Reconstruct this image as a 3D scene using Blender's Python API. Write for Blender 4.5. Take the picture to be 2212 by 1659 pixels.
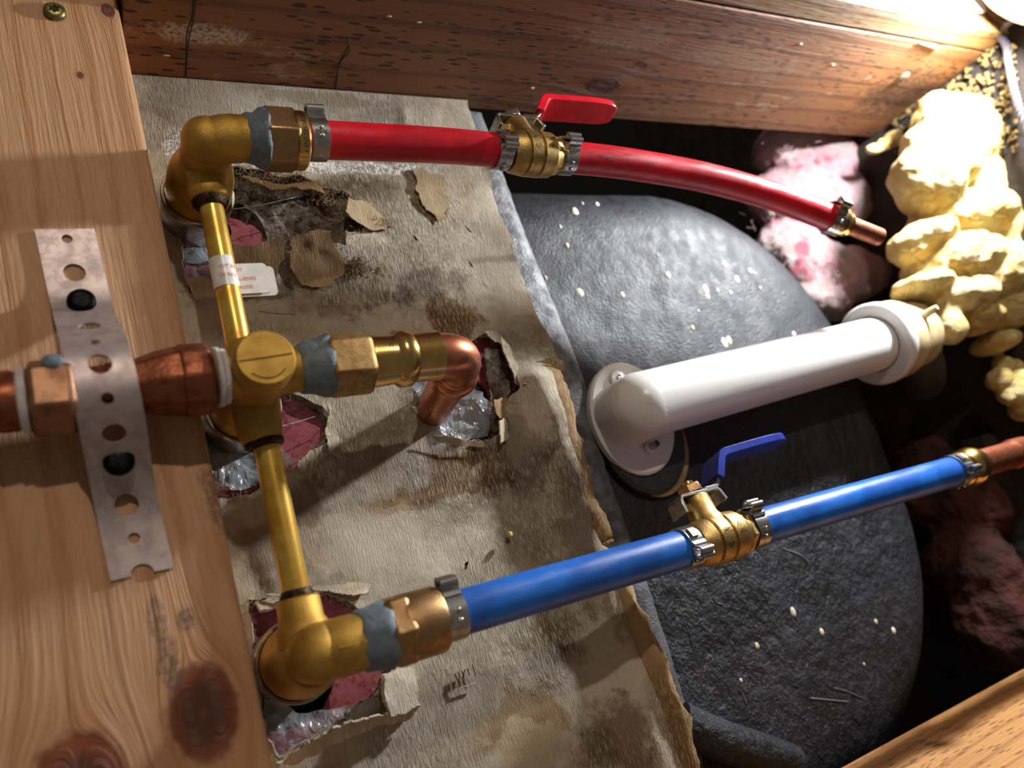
import bpy, bmesh, math, random
import numpy as np
from mathutils import Vector, Matrix, noise as mnoise
from mathutils.geometry import delaunay_2d_cdt

random.seed(4)
for o in list(bpy.data.objects):
    bpy.data.objects.remove(o)
scene = bpy.context.scene
COL = scene.collection

# ------------------------------------------------------------------ camera
# World frame: x runs down the stud bay, y goes into the wall, z runs from stud to stud.
# The camera stands 318 mm in front of the plasterboard (y = 0).
FPX, CX, CY, HCAM = 1661.0, 1106.0, 829.5, 318.0
def _unit(v):
    v = np.array(v, float); return v / np.linalg.norm(v)
_A = _unit([4040 - CX, FPX, -(450 - CY)])
_B = np.array([-990 - CX, FPX, -(-6000 - CY)], float); _B = _unit(_B - (_B @ _A) * _A)
_N = np.cross(_A, _B)
ROT = np.array([_A, -_N, _B])                      # camera (right, depth, up) -> world
def at(px, py, y=0.0):
    """point (mm) of the plane at depth y seen at a pixel of the 2212x1659 frame"""
    r = ROT @ np.array([(px - CX) / FPX, 1.0, -(py - CY) / FPX])
    t = (y + HCAM) / r[1]
    return Vector((t * r[0], y, t * r[2]))
cam_d = bpy.data.cameras.new('camera'); cam = bpy.data.objects.new('camera', cam_d); COL.objects.link(cam)
cam_d.sensor_width = 36.0; cam_d.lens = FPX / 2212 * 36.0
cam_d.clip_start = 0.01; cam_d.clip_end = 20
_m = np.array([ROT @ [1, 0, 0], ROT @ [0, 0, 1], -(ROT @ [0, 1, 0])]).T
M4 = Matrix.Identity(4)
for i in range(3):
    for j in range(3): M4[i][j] = _m[i][j]
M4[1][3] = -HCAM / 1000
cam.matrix_world = M4
cam_d.dof.use_dof = True; cam_d.dof.focus_distance = 0.335; cam_d.dof.aperture_fstop = 7
scene.camera = cam

# ------------------------------------------------------------------ world, lights, exposure
w = bpy.data.worlds.new('world'); scene.world = w; w.use_nodes = True
w.node_tree.nodes['Background'].inputs[0].default_value = (1.0, 0.88, 0.76, 1)
w.node_tree.nodes['Background'].inputs[1].default_value = 0.11
def area(name, loc, target, size, power, color):
    d = bpy.data.lights.new(name, 'AREA'); d.shape = 'DISK'; d.size = size; d.energy = power; d.color = color
    o = bpy.data.objects.new(name, d); COL.objects.link(o); o.location = loc
    o.rotation_euler = (Vector(target) - Vector(loc)).to_track_quat('-Z', 'Y').to_euler()
    return o
area('room_light', (0.10, -1.25, 0.78), (0.12, 0, 0.08), 0.035, 5.1, (1.0, 0.87, 0.73))
LAMP_POS = Vector((518, -144, 256)); LAMP_STRENGTH = 1600.0
scene.view_settings.view_transform = 'Standard'; scene.view_settings.look = 'None'
scene.view_settings.exposure = 0.06; scene.view_settings.gamma = 1.0
scene.view_settings.use_curve_mapping = False

# ------------------------------------------------------------------ node helper
def lin(c):
    if isinstance(c, str):
        c = [int(c[i:i + 2], 16) / 255 for i in (0, 2, 4)]
        c = [x / 12.92 if x <= .04045 else ((x + .055) / 1.055) ** 2.4 for x in c]
    return (c[0], c[1], c[2], 1.0)
class Sk:
    def __init__(s, g, sock): s.g, s.s = g, sock
    def __add__(a, b): return a.g.math('ADD', a, b)
    def __radd__(a, b): return a.g.math('ADD', b, a)
    def __sub__(a, b): return a.g.math('SUBTRACT', a, b)
    def __rsub__(a, b): return a.g.math('SUBTRACT', b, a)
    def __mul__(a, b): return a.g.math('MULTIPLY', a, b)
    def __rmul__(a, b): return a.g.math('MULTIPLY', b, a)
    def __truediv__(a, b): return a.g.math('DIVIDE', a, b)
    def __rtruediv__(a, b): return a.g.math('DIVIDE', b, a)
class G:
    def __init__(s, name):
        s.m = bpy.data.materials.new(name); s.m.use_nodes = True
        s.t = s.m.node_tree; s.bsdf = s.t.nodes['Principled BSDF']
        tc = s.t.nodes.new('ShaderNodeTexCoord')
        vm = s.t.nodes.new('ShaderNodeVectorMath'); vm.operation = 'SCALE'; vm.inputs['Scale'].default_value = 1000
        s.t.links.new(tc.outputs['Object'], vm.inputs[0]); s.P = vm.outputs[0]      # object space in mm
        sp = s.t.nodes.new('ShaderNodeSeparateXYZ'); s.t.links.new(s.P, sp.inputs[0])
        s.x, s.y, s.z = [Sk(s, o) for o in sp.outputs]
    def put(s, inp, v):
        if isinstance(v, Sk): s.t.links.new(v.s, inp)
        elif hasattr(v, 'is_output'): s.t.links.new(v, inp)
        else: inp.default_value = v
    def math(s, op, a, b=None, c=None, clamp=False):
        n = s.t.nodes.new('ShaderNodeMath'); n.operation = op; n.use_clamp = clamp
        s.put(n.inputs[0], a)
        if b is not None: s.put(n.inputs[1], b)
        if c is not None: s.put(n.inputs[2], c)
        return Sk(s, n.outputs[0])
    def vec(s, x, y, z):
        n = s.t.nodes.new('ShaderNodeCombineXYZ')
        for i, v in enumerate((x, y, z)): s.put(n.inputs[i], v)
        return n.outputs[0]
    def noise(s, vec=None, scale=1.0, detail=3, rough=.55, dist=0.0):
        n = s.t.nodes.new('ShaderNodeTexNoise'); s.put(n.inputs['Vector'], vec if vec is not None else s.P)
        n.inputs['Scale'].default_value = scale; n.inputs['Detail'].default_value = detail
        n.inputs['Roughness'].default_value = rough; n.inputs['Distortion'].default_value = dist
        return Sk(s, n.outputs['Fac'])
    def voro(s, vec=None, scale=1.0, feature='F1', out='Distance'):
        n = s.t.nodes.new('ShaderNodeTexVoronoi'); n.feature = feature; s.put(n.inputs['Vector'], vec if vec is not None else s.P)
        n.inputs['Scale'].default_value = scale
        return Sk(s, n.outputs[out])
    def step(s, v, a, b, lo=0.0, hi=1.0):
        n = s.t.nodes.new('ShaderNodeMapRange'); n.interpolation_type = 'SMOOTHSTEP'
        s.put(n.inputs['Value'], v)
        # smoothstep needs from_min < from_max
        if a > b: a, b, lo, hi = b, a, hi, lo
        n.inputs['From Min'].default_value = a; n.inputs['From Max'].default_value = b
        n.inputs['To Min'].default_value = lo; n.inputs['To Max'].default_value = hi
        return Sk(s, n.outputs['Result'])
    def mix(s, f, a, b):
        n = s.t.nodes.new('ShaderNodeMix'); n.data_type = 'RGBA'
        s.put(n.inputs['Factor'], f)
        for k, v in ((6, a), (7, b)):
            if isinstance(v, Sk): s.t.links.new(v.s, n.inputs[k])
            else: n.inputs[k].default_value = lin(v)
        return Sk(s, n.outputs[2])
    def sq(s, v): return s.math('MULTIPLY', v, v)
    def sqrt(s, v): return s.math('SQRT', v)
    def blob(s, a, b, ca, cb, ra, rb, edge=.5):
        """soft ellipse mask in two coordinates, edges roughened by noise"""
        d = s.sqrt(s.sq((a - ca) / ra) + s.sq((b - cb) / rb)) + (s.noise(scale=.1, detail=5, rough=.65) - .5) * 2.0
        return s.step(d, 1.0, 1.0 - edge)
    def bump(s, h, dist=.001, strength=1.0):
        n = s.t.nodes.new('ShaderNodeBump'); n.inputs['Distance'].default_value = dist
        n.inputs['Strength'].default_value = strength; s.put(n.inputs['Height'], h)
        s.t.links.new(n.outputs[0], s.bsdf.inputs['Normal'])
    def out(s, color=None, rough=.5, metal=0.0, **kw):
        b = s.bsdf
        if color is not None:
            if isinstance(color, Sk): s.t.links.new(color.s, b.inputs['Base Color'])
            else: b.inputs['Base Color'].default_value = lin(color)
        s.put(b.inputs['Roughness'], rough); s.put(b.inputs['Metallic'], metal)
        for k, v in kw.items(): s.put(b.inputs[k.replace('_', ' ')], v)
        return s.m

MAT = {}
def plain(name, c1, c2=None, rough=.5, metal=0.0, scale=.2, bs=0.0, bscale=1.0, **kw):
    g = G(name)
    col = g.mix(g.step(g.noise(scale=scale, detail=4), .35, .65), c1, c2) if c2 else c1
    if bs: g.bump(g.noise(scale=bscale, detail=3), bs)
    MAT[name] = g.out(col, rough, metal, **kw); return MAT[name]

# ------------------------------------------------------------------ materials
def wood(name, across, along, light, mid, dark, knots=(), ring=.28, pits=0.0, chalk=0.0, rough=.62, relief=.0006, smear=None, contrast=.75):
    g = G(name); v = getattr(g, along)
    u = getattr(g, across) + getattr(g, ({'x', 'y', 'z'} - {across, along}).pop()) * .62
    psi = u
    kn = None; ring_r = None
    for (ku, kv, s_, st) in knots:
        du = u - ku; dv = (v - kv) / st
        r2 = g.sq(du) + g.sq(dv)
        psi = psi - du * (s_ * s_) / (r2 + s_ * s_ * .35)
        r = g.sqrt(r2) + (g.noise(scale=.25, detail=2) - .5) * s_ * .35
        m = g.step(r, s_ * .95, s_ * .72)
        kn = m if kn is None else g.math('MAXIMUM', kn, m)
        rr = r * m
        ring_r = rr if ring_r is None else ring_r + rr
    wob = g.noise(g.vec(u * .02, v * .006, 0), 1.0, 2) * 14
    grain = g.noise(g.vec(psi * ring + wob * .18, v * .003, 0), 1.0, 1.5, .5)
    late = g.step(g.math('PINGPONG', (psi + wob) * (ring * .62) + grain * 1.2, 1.0), .55, .98)
    fine = g.noise(g.vec(psi * 2.2, v * .06, g.y * .5), 1.0, 3)
    spots = g.noise(g.vec(u * .03, v * .012, 0), 1.0, 3)
    col = g.mix(late * contrast, light, mid)
    col = g.mix(g.step(fine, .5, .75) * contrast * .5, col, dark)
    col = g.mix(g.step(spots, .5, .75) * .5, col, mid)
    if pits:
        p = g.voro(g.vec(u * .5, v * .16, g.y * .4), .55)
        thr = g.noise(g.vec(u * .03, v * .02, 3), 1.0, 2)
        pm = g.step(p - g.step(thr, .3, .6) * .2, .16, .06)
        col = g.mix(pm * pits, col, '2a1206')
    if kn is not None:
        halo = None
        for (ku, kv, s_, st) in knots:
            h = g.step(g.sqrt(g.sq(u - ku) + g.sq((v - kv) / st)), s_ * 2.0, s_ * .8)
            halo = h if halo is None else g.math('MAXIMUM', halo, h)
        col = g.mix(halo * .5, col, mid)
        kc = g.mix(g.step(g.math('PINGPONG', ring_r * .13 + fine, 1.0), .2, .9), '7a3416', '471b0a')
        col = g.mix(kn * .92, col, kc)
    if chalk:
        c = g.noise(g.vec(u * .12, v * .05, g.y * .1), 1.0, 6, .72)
        big = g.noise(g.vec(u * .012 + 5, v * .006, 0), 1.0, 2)
        col = g.mix(g.step(c + g.step(big, .45, .7) * .16 - .1, .57, .68) * chalk, col, 'b9a48c')
    if smear:
        for (a, b, ra, rb, c, k) in smear:
            col = g.mix(g.blob(u, v, a, b, ra, rb) * k * g.step(g.noise(scale=.5, detail=3), .3, .6), col, c)
    hgt = late * .5 + fine * .8 + g.noise(g.vec(psi * .8, v * .03, 0), 1.0, 2)
    g.bump(hgt, relief)
    MAT[name] = g.out(col, g.math('ADD', fine * .15, rough - .1)); return MAT[name]

# pine blocking board: local origin (38, -38, 60)
def bl(px, py):
    p = at(px, py, -38); return p.x - 38, p.z - 60
k1 = bl(425, 1540); k2 = bl(150, 1690); k3 = bl(204, 162); k4 = bl(268, 25)
s1 = bl(355, 1440); s2 = bl(470, 1080); s3 = bl(330, 1330); s4 = bl(395, 1330)
wood('pine', 'x', 'z', 'c6976e', 'ac7446', '8e5c36',
     knots=[(k1[0], k1[1], 12.2, 1.45), (k2[0], k2[1], 15, 1.15), (k3[0], k3[1], 1.6, 1.2), (k4[0], k4[1], 3.0, 1.4)],
     ring=.30, relief=.0006, rough=.6, contrast=.5,
     smear=[(s1[0], s1[1], 4.5, 9, '4c4844', .75), (s2[0], s2[1], 7, 16, '46423e', .6), (s3[0], s3[1], 3, 8, '55504a', .6), (s4[0], s4[1], 4, 5, '3a3532', .7)])
def sl(px, py):      # stud side face z = 260, local origin (300, -45, 260)
    r = ROT @ np.array([(px - CX) / FPX, 1.0, -(py - CY) / FPX]); t = 260 / r[2]
    return t * r[0] - 300, -HCAM + t * r[1] + 45
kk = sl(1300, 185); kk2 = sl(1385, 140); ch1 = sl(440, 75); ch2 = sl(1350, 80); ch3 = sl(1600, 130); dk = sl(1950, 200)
wood('dark_stud', 'y', 'x', '8a5a34', '6b3f20', '45240f', knots=[(kk[1], kk[0], 7.5, 1.9), (kk2[1], kk2[0], 3.0, 1.8)],
     ring=.2, pits=.9, chalk=.5, rough=.7, relief=.0006,
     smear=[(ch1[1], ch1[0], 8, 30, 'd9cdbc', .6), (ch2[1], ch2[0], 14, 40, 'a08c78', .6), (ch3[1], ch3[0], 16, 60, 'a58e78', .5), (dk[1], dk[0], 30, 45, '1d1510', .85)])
wood('furring', 'y', 'x', '94703f', '76512c', '58371c', ring=.3, pits=.5, chalk=.3, rough=.7)
wood('stud_pine', 'y', 'x', 'cd9355', 'ad6f38', '7d4a22', ring=.22, pits=.6, rough=.6, relief=.0008)

def paper(name, base, light, brown, stain=True):
    g = G(name)
    big = g.noise(g.vec(g.x * .014, g.z * .011, 0), 1.0, 4, .6)
    med = g.noise(g.vec(g.x * .05, g.z * .035, 4), 1.0, 4, .6)
    # crepe: short ribs running along z, strongest where the paper got wet
    sway = g.noise(g.vec(g.x * .02, g.z * .02, 0), 1.0, 2) * 30
    rib = g.noise(g.vec(g.x * 1.5 + sway * .3, g.z * .2, 0), 1.0, 3, .6)
    weave = g.noise(g.vec(g.x * 5, g.z * 2.6, 0), 1.0, 2)
    dirt = g.noise(g.vec(g.x * .022 + 3, g.z * .03, 2), 1.0, 6, .68)
    rough_m = g.step(g.noise(g.vec(g.x * .016 + 9, g.z * .016, 0), 1.0, 3), .45, .65) * .55
    if stain:
        for (px, py, ra, rb) in ((840, 590, 52, 26), (985, 690, 20, 18), (760, 420, 40, 22), (1000, 1030, 40, 24), (1180, 1390, 26, 22), (900, 470, 40, 24)):
            p = at(px, py, 0); rough_m = g.math('MAXIMUM', rough_m, g.blob(g.x, g.z, p.x, p.z, ra, rb, .7))
    col = g.mix(g.step(big, .38, .62), base, light)
    col = g.mix(g.step(med, .5, .72) * .45, col, brown)
    col = g.mix(g.step(dirt, .5, .68) * .5, col, '665742')
    if stain:
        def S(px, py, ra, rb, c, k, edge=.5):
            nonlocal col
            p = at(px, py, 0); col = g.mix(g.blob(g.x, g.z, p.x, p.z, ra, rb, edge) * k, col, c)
        S(985, 690, 17, 15, '8f6432', .75); S(930, 610, 26, 9, '5a4736', .6); S(720, 640, 34, 14, '6d573f', .55)
        S(1180, 700, 12, 22, '8d7448', .6); S(870, 640, 12, 8, '3a3634', .6, .8); S(780, 430, 30, 24, '7d6a52', .55)
        S(930, 420, 9, 17, '9a7448', .8, .3); S(1180, 580, 3.5, 30, '4a4038', .6, .8); S(1080, 560, 30, 3, '5a4233', .5, .8)  # last thin streak paints in the red pipe's cast shadow
        S(700, 215, 36, 5, '8b7c64', .6, .3); S(990, 260, 12, 16, '8a7a62', .5); S(860, 235, 6, 12, '6c604c', .4)
        S(1010, 1010, 24, 13, '86653a', .7); S(880, 1080, 26, 7, '8a6c48', .55); S(960, 1060, 34, 4, '7a5c3a', .6, .3)
        S(660, 1080, 14, 12, '5a4230', .6); S(560, 1180, 10, 14, '6e5c48', .6); S(1120, 1560, 26, 14, '8a6a42', .65, .25)
        S(1130, 1600, 18, 10, 'b5a388', .8, .2); S(1330, 1600, 22, 20, '5f4630', .7); S(1250, 1150, 16, 60, '5d4835', .55)  # dark patches by the right edge paint in the curled lip's shadow
        S(1120, 990, 14, 30, '54402f', .55); S(800, 1330, 20, 10, '8a7860', .35); S(900, 1500, 30, 8, '7b5a4a', .35)  # first patch carries the painted lip shadow further in
        S(1000, 1190, 30, 12, 'd6cdbb', .5); S(780, 1180, 22, 14, 'cfc4b0', .5); S(950, 1580, 30, 18, 'c8bba6', .4)
        speck = g.step(g.noise(scale=.7, detail=4, rough=.7), .46, .54)
        for (px, py, ra, rb) in ((600, 352, 34, 5), (800, 362, 46, 4.5), (385, 310, 7, 12), (690, 362, 20, 5)):
            p = at(px, py, 0); col = g.mix(g.blob(g.x, g.z, p.x, p.z, ra, rb) * speck * .9, col, 'efece6')
    col = g.mix(g.step(rib, .5, .64) * rough_m * .62, col, '43301f')
    col = g.mix(g.step(rib, .46, .36) * rough_m * .4, col, 'c4b498')
    col = g.mix(g.step(g.noise(scale=.9, detail=5, rough=.7), .62, .75) * .4, col, '5a4430')
    h = (1.0 - g.step(rib, .42, .66)) * (rough_m * 1.3 + .22) + weave * .3 + med * 1.6 + dirt * 1.2
    g.bump(h, .0009)
    MAT[name] = g.out(col, .88, Specular_IOR_Level=.2); return MAT[name]
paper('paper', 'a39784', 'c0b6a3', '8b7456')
paper('kraft', '8f7250', 'a98d66', '6c5034', stain=False)
paper('peel', '9c8868', 'b09c7c', '866a46', stain=False)
paper('pale_flap', 'b7a98f', 'cfc3ac', '98825f', stain=False)

def gyp(name, cols, bs=.002):
    g = G(name); a = g.noise(scale=.09, detail=5, rough=.65); b = g.noise(scale=.35, detail=4)
    col = g.mix(g.step(a, .4, .6), cols[0], cols[1]); col = g.mix(g.step(b, .5, .7), col, cols[2])
    g.bump(g.noise(scale=.6, detail=5, rough=.65), bs); MAT[name] = g.out(col, .9, Specular_IOR_Level=.2)
gyp('gypsum', ('8d8579', '5b4a38', '3a2f26'))
gyp('gypsum_pale', ('cfc8bc', 'b3aa9b', '8c7a60'))
gyp('pink_board', ('cc7c88', 'c06a78', '99505c'), .0005)

def metal(name, c1, c2, rough, scale=.12, bs=0.0, bscale=2.0, r2=None, stain=None, mt=1.0):
    g = G(name); n = g.noise(scale=scale, detail=4, rough=.6)
    col = g.mix(g.step(n, .38, .65), c1, c2)
    if stain: col = g.mix(g.step(g.noise(scale=scale * 2.3, detail=5, rough=.7), .6, .72) * .8, col, stain)
    if bs: g.bump(g.noise(scale=bscale, detail=2), bs)
    MAT[name] = g.out(col, g.step(n, .3, .7, rough, r2 or rough * 1.25), mt)
metal('brass_cast', 'bf9644', 'a88036', .46, .1, .0002, 2.6, .55, mt=.75)
metal('brass_tube', 'd8b250', 'bc8c30', .26, .09, 0, 1, .4, stain='a87030', mt=.55)
metal('bronze', 'b08c62', '92704a', .34, .1, .0001, 2.5, .42)
metal('brass_forged', 'c4a468', 'aa8850', .36, .2, .00013, 2.2, .46)
metal('brass_shiny', 'd8b470', 'c09654', .17, .08, 0, 1, .27)
metal('copper', 'd08864', 'b56a48', .24, .08, 0, 1, .38)
metal('copper_flux', '96583e', '743e28', .42, .14, .0002, .6, .58, stain='b07838', mt=.85)
metal('steel', 'c4c2bf', '9c9894', .24, .2, 0, 1, .34)
metal('galv', 'a9aaae', '8f8f96', .40, .25, .00008, 3, .5)
metal('strap_steel', 'bfaeaa', 'a89894', .42, .18, .00005, 3, .5, mt=.55)
metal('black_metal', '1b1c1c', '0d0d0e', .36, .3)
metal('screw_brass', '8d8452', '5f5a36', .4, .3)
metal('solder_dark', '4a3c2c', '2a221a', .5, .3, .0004, 1.0)
metal('rust_flange', '66676a', '444444', .5, .12, .0005, .9, .65, stain='6e3a1e', mt=.35)
plain('red_pex', 'c40e20', 'b00a1a', .33, 0, .05, .00006, .8, Coat_Weight=.15)
plain('blue_pex', '1158bc', '0e4aa4', .36, 0, .05, .00008, .8, Coat_Weight=.12)
def scuffed(name, c, c2, dirt):
    g = G(name); n = g.noise(g.vec(g.x * .04, g.y * .2, g.z * .2), 1.0, 5, .7)
    col = g.mix(g.step(g.noise(scale=.05, detail=2), .4, .6), c, c2)
    col = g.mix(g.step(n, .56, .72) * .5, col, dirt)
    g.bump(n, .00012); MAT[name] = g.out(col, g.step(n, .4, .7, .3, .5), 0)
scuffed('blue_pex', '1f66c0', '1a54a6', '2a3f60'); scuffed('red_pex', 'cf1024', 'b40c1e', 'a02a30')
plain('red_vinyl', 'd3182a', 'c01424', .22, 0, .1); plain('blue_vinyl', '122c8e', '0f2376', .25, 0, .1)
g = G('white_pvc'); n = g.noise(g.vec(g.x * .03, g.y * .3, g.z * .3), 1, 4, .6)
MAT['white_pvc'] = g.out(g.mix(g.step(n, .55, .75) * .5, 'd6d3ce', 'b8b2a6'), .3, 0, Subsurface_Weight=.08, Subsurface_Radius=(.004, .003, .002))
plain('tan_pvc', 'c9b690', 'ad9466', .45, 0, .1)
plain('rubber', '1d1e20', '2c2d30', .55, 0, .2, .0003, 1)
plain('dope', '5d6972', '69757d', .55, 0, .25, .0004, .4)
plain('tape', 'd8d0cc', 'c4bab6', .6, 0, .2, .0003, 1)
plain('sticker', 'e6e2dd', 'd8d3cc', .32); plain('ink_red', 'd8433c', None, .5); plain('ink_black', '2a0a0c', None, .6)
metal('nut_brown', 'a0765a', '805a40', .38, .12, .0001, 2.5, .48, mt=.8)
metal('hex_rough', 'ac8a58', '8f6e42', .42, .2, .0002, 2.5, .5, mt=.85)
plain('recess_shade', '050505', None, .9)
plain('pencil', '221a14', None, .8)
plain('pink_mark', 'd88070', None, .5)
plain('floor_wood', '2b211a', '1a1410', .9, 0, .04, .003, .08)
plain('unlit_void', '0a0908', '060505', .95, 0, .03)
plain('splat', 'd8d2c0', 'c0b89c', .6)
plain('cord', '4a4248', '362f34', .8, 0, .6, .0004, 1.5)
plain('lamp_shell', 'ece9e4', 'dedad2', .5)
plain('chip', '86703f', '54452a', .8, 0, .2)
g = G('lamp_glow'); MAT['lamp_glow'] = g.out('ffffff', .5, 0, Emission_Color=(.93, .96, 1.0, 1), Emission_Strength=LAMP_STRENGTH)

g = G('tub'); rel = g.noise(g.vec(g.x * .14, g.y * .14, g.z * .1), 1, 5, .62); fl = g.noise(scale=.7, detail=3)
low = g.step(g.z, 60, -20)
col = g.mix(g.step(g.noise(scale=.03, detail=4), .4, .65), '1a1b20', '26272d')
col = g.mix(g.step(g.noise(g.vec(g.x * .11, g.y * .1, g.z * .05), 1, 6, .75), .63, .74) * .55, col, '5c5d62')
tp = at(1430, 1090, 10)
col = g.mix(g.blob(g.x, g.z, tp.x, tp.z, 18, 22) * .7, col, '8d8270')
g.bump(rel * (low * 2.0 + .25) + fl * .25, .0022)
MAT['tub'] = g.out(col, g.step(rel, .3, .7, .45, .65), 0, Specular_IOR_Level=.35)

g = G('foam'); n1 = g.noise(scale=.045, detail=5, rough=.6, dist=.8); pore = g.voro(scale=.06)
col = g.mix(g.step(n1, .38, .66), 'ecd590', 'd8b464')
col = g.mix(g.step(g.noise(scale=.09, detail=6, rough=.7, dist=1.2), .61, .71) * .8, col, '8d7a60')
g.bump(g.noise(g.vec(g.x * .05, g.y * .1, g.z * .16), 1.0, 6, .62, 1.6), .007)
MAT['foam'] = g.out(col, .48, 0, Subsurface_Weight=.12, Subsurface_Radius=(.006, .004, .0015))
g = G('fiberglass'); n1 = g.noise(scale=.03, detail=6, rough=.65)
col = g.mix(g.step(n1, .38, .62), 'd0a0a6', 'b8aaa6'); col = g.mix(g.step(g.noise(scale=.05, detail=4), .56, .7), col, 'bc6874')
g.bump(g.noise(scale=.2, detail=6, rough=.75, dist=2.0), .007)
MAT['fiberglass'] = g.out(col, .95, 0, Specular_IOR_Level=.1, Subsurface_Weight=.1, Subsurface_Radius=(.004, .003, .003))
g = G('shaded_fiberglass'); n1 = g.noise(scale=.03, detail=5)  # same insulation, its colour darkened to stand in for shade
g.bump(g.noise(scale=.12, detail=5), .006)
MAT['shaded_fiberglass'] = g.out(g.mix(g.step(n1, .4, .6), '4a2c28', '33241e'), .95, 0, Specular_IOR_Level=.1)
plain('fiber', 'e2c0c2', 'd8b0b4', .9)
# clear plastic film
g = G('film'); n = g.noise(scale=.07, detail=3, rough=.5, dist=1.5); g.bump(n, .003)
tr = g.t.nodes.new('ShaderNodeBsdfTransparent'); tr.inputs[0].default_value = (.86, .9, .94, 1)
mx = g.t.nodes.new('ShaderNodeMixShader'); mx.inputs[0].default_value = .52
g.out('a6aaae', .16, 0, Specular_IOR_Level=.9)
g.t.links.new(tr.outputs[0], mx.inputs[1]); g.t.links.new(g.bsdf.outputs[0], mx.inputs[2])
g.t.links.new(mx.outputs[0], g.t.nodes['Material Output'].inputs['Surface'])
MAT['film'] = g.m

# ------------------------------------------------------------------ mesh helpers (all in mm)
class MB:
    def __init__(s): s.v = []; s.f = []
    def add(s, vs, fs):
        o = len(s.v); s.v += [Vector(p) for p in vs]; s.f += [tuple(i + o for i in f) for f in fs]; return s
def frame(d):
    d = Vector(d).normalized(); a = Vector((0, 0, 1)) if abs(d.z) < .9 else Vector((1, 0, 0))
    u = a.cross(d).normalized(); return d, u, d.cross(u)
def lathe(mb, o, d, prof, n=36, rot=0.0, cap=True, wob=0.0, seed=0.0):
    d, u, v = frame(d); o = Vector(o); vs = []; fs = []
    for (t, r) in prof:
        for k in range(n):
            a = 2 * math.pi * k / n + rot
            rr, tt = r, t
            if wob:
                q = mnoise.noise(Vector((math.cos(a) * 1.6 + seed, math.sin(a) * 1.6, t * .35)))
                rr += q * wob; tt += mnoise.noise(Vector((math.cos(a) * 2.1, math.sin(a) * 2.1 + seed, 7.0))) * wob * 1.6
            vs.append(o + d * tt + (u * math.cos(a) + v * math.sin(a)) * rr)
    for i in range(len(prof) - 1):
        for k in range(n):
            k2 = (k + 1) % n; fs.append((i * n + k, i * n + k2, (i + 1) * n + k2, (i + 1) * n + k))
    if cap:
        fs.append(tuple(reversed(range(n)))); fs.append(tuple(range((len(prof) - 1) * n, len(prof) * n)))
    return mb.add(vs, fs)
def hexprof(L, r, ch=.9): return [(0, r - ch), (ch * .6, r), (L - ch * .6, r), (L, r - ch)]
def sweep(mb, pts, rad, n=20, cap=True):
    pts = [Vector(p) for p in pts]; rad = rad if isinstance(rad, (list, tuple)) else [rad] * len(pts)
    t = (pts[1] - pts[0]).normalized(); _, u, v = frame(t); vs = []; fs = []
    for i, p in enumerate(pts):
        tn = (pts[min(i + 1, len(pts) - 1)] - pts[max(i - 1, 0)]).normalized()
        q = t.rotation_difference(tn); u = q @ u; v = q @ v; t = tn
        for k in range(n):
            a = 2 * math.pi * k / n; vs.append(p + (u * math.cos(a) + v * math.sin(a)) * rad[i])
    for i in range(len(pts) - 1):
        for k in range(n):
            k2 = (k + 1) % n; fs.append((i * n + k, i * n + k2, (i + 1) * n + k2, (i + 1) * n + k))
    if cap: fs.append(tuple(reversed(range(n)))); fs.append(tuple(range((len(pts) - 1) * n, len(pts) * n)))
    return mb.add(vs, fs)
def arc(p0, corner, p1, n=10):
    """quadratic-ish rounded corner made of a true circular blend"""
    p0, c, p1 = Vector(p0), Vector(corner), Vector(p1); out = []
    for i in range(n + 1):
        a = math.pi / 2 * i / n; out.append(c + (p0 - c) * (1 - math.sin(a)) + (p1 - c) * (1 - math.cos(a)))
    return out
def spline(pts, n=8):
    pts = [Vector(p) for p in pts]; out = []
    for i in range(len(pts) - 1):
        a, b, c, d = pts[max(i - 1, 0)], pts[i], pts[i + 1], pts[min(i + 2, len(pts) - 1)]
        for k in range(n):
            t = k / n
            out.append(.5 * ((2 * b) + (c - a) * t + (2 * a - 5 * b + 4 * c - d) * t * t + (3 * b - a - 3 * c + d) * t ** 3))
    out.append(pts[-1]); return out
def ribbon(mb, path, wdir, width, thick):
    """flat bar: path of points, constant width direction"""
    path = [Vector(p) for p in path]; wv = Vector(wdir).normalized(); vs = []; fs = []
    for i, p in enumerate(path):
        t = (path[min(i + 1, len(path) - 1)] - path[max(i - 1, 0)]).normalized(); nn = t.cross(wv).normalized()
        wd = width[i] if isinstance(width, (list, tuple)) else width
        for (a, b) in ((-.5, -.5), (.5, -.5), (.5, .5), (-.5, .5)): vs.append(p + wv * wd * a + nn * thick * b)
    for i in range(len(path) - 1):
        for k in range(4):
            k2 = (k + 1) % 4; fs.append((i * 4 + k, i * 4 + k2, i * 4 + 4 + k2, i * 4 + 4 + k))
    fs.append((3, 2, 1, 0)); e = (len(path) - 1) * 4; fs.append((e, e + 1, e + 2, e + 3))
    return mb.add(vs, fs)
def box(mb, lo, hi):
    x0, y0, z0 = lo; x1, y1, z1 = hi
    return mb.add([(x0, y0, z0), (x1, y0, z0), (x1, y1, z0), (x0, y1, z0), (x0, y0, z1), (x1, y0, z1), (x1, y1, z1), (x0, y1, z1)],
                  [(0, 3, 2, 1), (4, 5, 6, 7), (0, 1, 5, 4), (1, 2, 6, 5), (2, 3, 7, 6), (3, 0, 4, 7)])
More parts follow.
